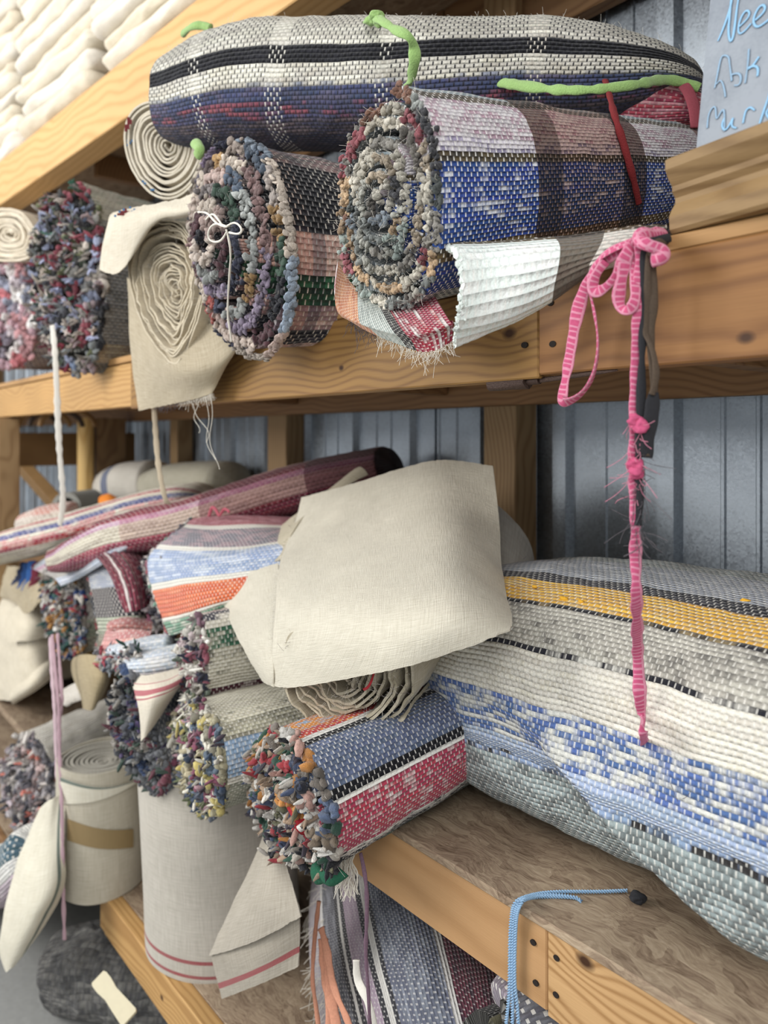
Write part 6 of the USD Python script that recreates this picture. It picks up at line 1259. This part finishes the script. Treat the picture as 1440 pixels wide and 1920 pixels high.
T = thing('charcoal_woven_rug_pile', 'coiled charcoal rag rug lying on the concrete floor by the shelf end', 'rug', PZ(140, 1930, 0.01))
fc = PZ(148, 1900, 0.0)
mt = fabric('charcoal_weave', [(1.2, '#6e6c68', '#4c4b4a', .45)], 1.2, pr=.016, pw=.012, warp='#35343a', fleck=.5, vary=.5, wob=.05, bump=1.0, dash=.25)
fc = PZ(172, 1905, 0.0)
bundle(T, 'coiled_rug', [(fc + np.array([-.12, -.08, .085]), .08, .075), (fc + np.array([-.03, .0, .11]), .115, .105), (fc + np.array([.08, .08, .12]), .125, .115), (fc + np.array([.25, .22, .12]), .12, .11)], mt, .03, seed=82, nst=80, na=110)
T2 = thing('black_rug_heap', 'black and dark grey rug heap on the floor behind the charcoal coil', 'rug', PZ(230, 1850, 0.0))
fb = PZ(215, 1850, 0.0) + np.array([0, .24, 0])
bundle(T2, 'heap', [(fb + np.array([-.45, .1, .22]), .18, .2), (fb + np.array([-.15, .12, .24]), .2, .22), (fb + np.array([.15, .12, .2]), .2, .18), (fb + np.array([.35, .12, .15]), .18, .14)], fabric('black_heap_weave', [(1.2, '#34343a', '#22232a', .45)], 1.2, pr=.02, pw=.02, warp='#4a4a50', fleck=.3, vary=.5), .03, seed=83, nst=60, na=80)
T = thing('cream_wooden_paddle', 'cream flat paddle lying slanted on the charcoal rug coil', 'paddle', PT(215, 1870, 1.78))
pa, pb = PT(188, 1838, 1.80), PT(242, 1908, 1.72); dv = pb - pa; Lp = np.linalg.norm(dv); dv /= Lp; nv2 = (CAM - pa) / np.linalg.norm(CAM - pa); sv = np.cross(nv2, dv); sv /= np.linalg.norm(sv); nv2 = np.cross(dv, sv)
w_ = [(-.008, .016), (0, .019), (.02, .019), (.05, .0155), (.09, .018), (Lp, .02), (Lp + .006, .017)]
from shapely.geometry import Polygon as Pg
pm = trimesh.creation.extrude_polygon(Pg([(a, b) for a, b in w_] + [(a, -b) for a, b in w_[::-1]]), .006, engine='earcut'); v = pm.vertices.copy(); pm.vertices = pa + v[:, :1] * dv + v[:, 1:2] * sv + v[:, 2:] * nv2; pm.fix_normals()
obj('paddle', pm, plain('cream_wood', '#cfc6aa', .7, 60., .08), T, 20)

# --- sky blue cord over the shelf edge
M_CORD = plain('sky_blue_cord', '#93b4d2', .85, 900., .3, 1.0, .001)
T = thing('sky_blue_cord', 'doubled sky blue cord draped over the front edge of the lower shelf', 'cord', P(985, 1690, -.005))
zt = Z_LOW + .0035
def cz_(px, py): return PZ(px, py, zt)
for k, off in enumerate((0, 1, 2)):
    s_ = off * 5
    q = [cz_(1176, 1666 + (k == 0) * 4), cz_(1120, 1672 + off), cz_(1060, 1672 + off * 2), cz_(1010, 1676 + off * 3), P(972 + s_, 1688, -.006 - .002 * off), P(960 + s_, 1710, -.009 - .002 * off), P(956 + s_, 1760, -.009), P(955 + s_, 1840, -.009), P(953 + s_ * 1.6, 1880, -.009), P(948 + s_ * 2.4, 1925, -.009)]
    if k: q = [cz_(1090 - (k - 1) * 4, 1690 - (k - 1) * 3), cz_(1068, 1680 + off)] + q[3:]
    p = spline(q, 240); Lc = np.concatenate([[0], np.cumsum(np.linalg.norm(np.diff(p, axis=0), axis=1))])
    ms = []
    for st2 in (0, np.pi):               # two plies twisted together
        a_ = Lc / .0075 * 2 * np.pi + st2; t_ = np.gradient(p, axis=0); t_ /= np.linalg.norm(t_, axis=1, keepdims=True); e_ = np.cross(t_, -FWD + [0, 0, .3]); e_ /= np.linalg.norm(e_, axis=1, keepdims=True); g_ = np.cross(t_, e_)
        pp = p + .0014 * (e_ * np.cos(a_)[:, None] + g_ * np.sin(a_)[:, None]); n5 = len(pp); ang = np.arange(6) * np.pi / 3
        V = pp[:, None] + .0014 * (np.cos(ang)[None, :, None] * e_[:, None] + np.sin(ang)[None, :, None] * g_[:, None]); ms.append((V.reshape(-1, 3), grid_faces(n5, 6, True), np.zeros((n5 * 6, 2))))
    V, F, U = merge(ms); obj('cord', (V, F), M_CORD, T, True)
T = thing('black_button_scrap', 'small black scrap on the shelf under the bale where the blue cord ends', 'scrap', cz_(1196, 1690))
m = trimesh.creation.icosphere(3, .010); m.vertices *= [1, 1, .7]; m.vertices += (meshkit.fbm(m.vertices * 160, 2) - .5)[:, None] * m.vertices / .01 * .008; m.apply_translation(cz_(1196, 1690) + [0, 0, .005]); obj('scrap', m, M_BLK, T, True)
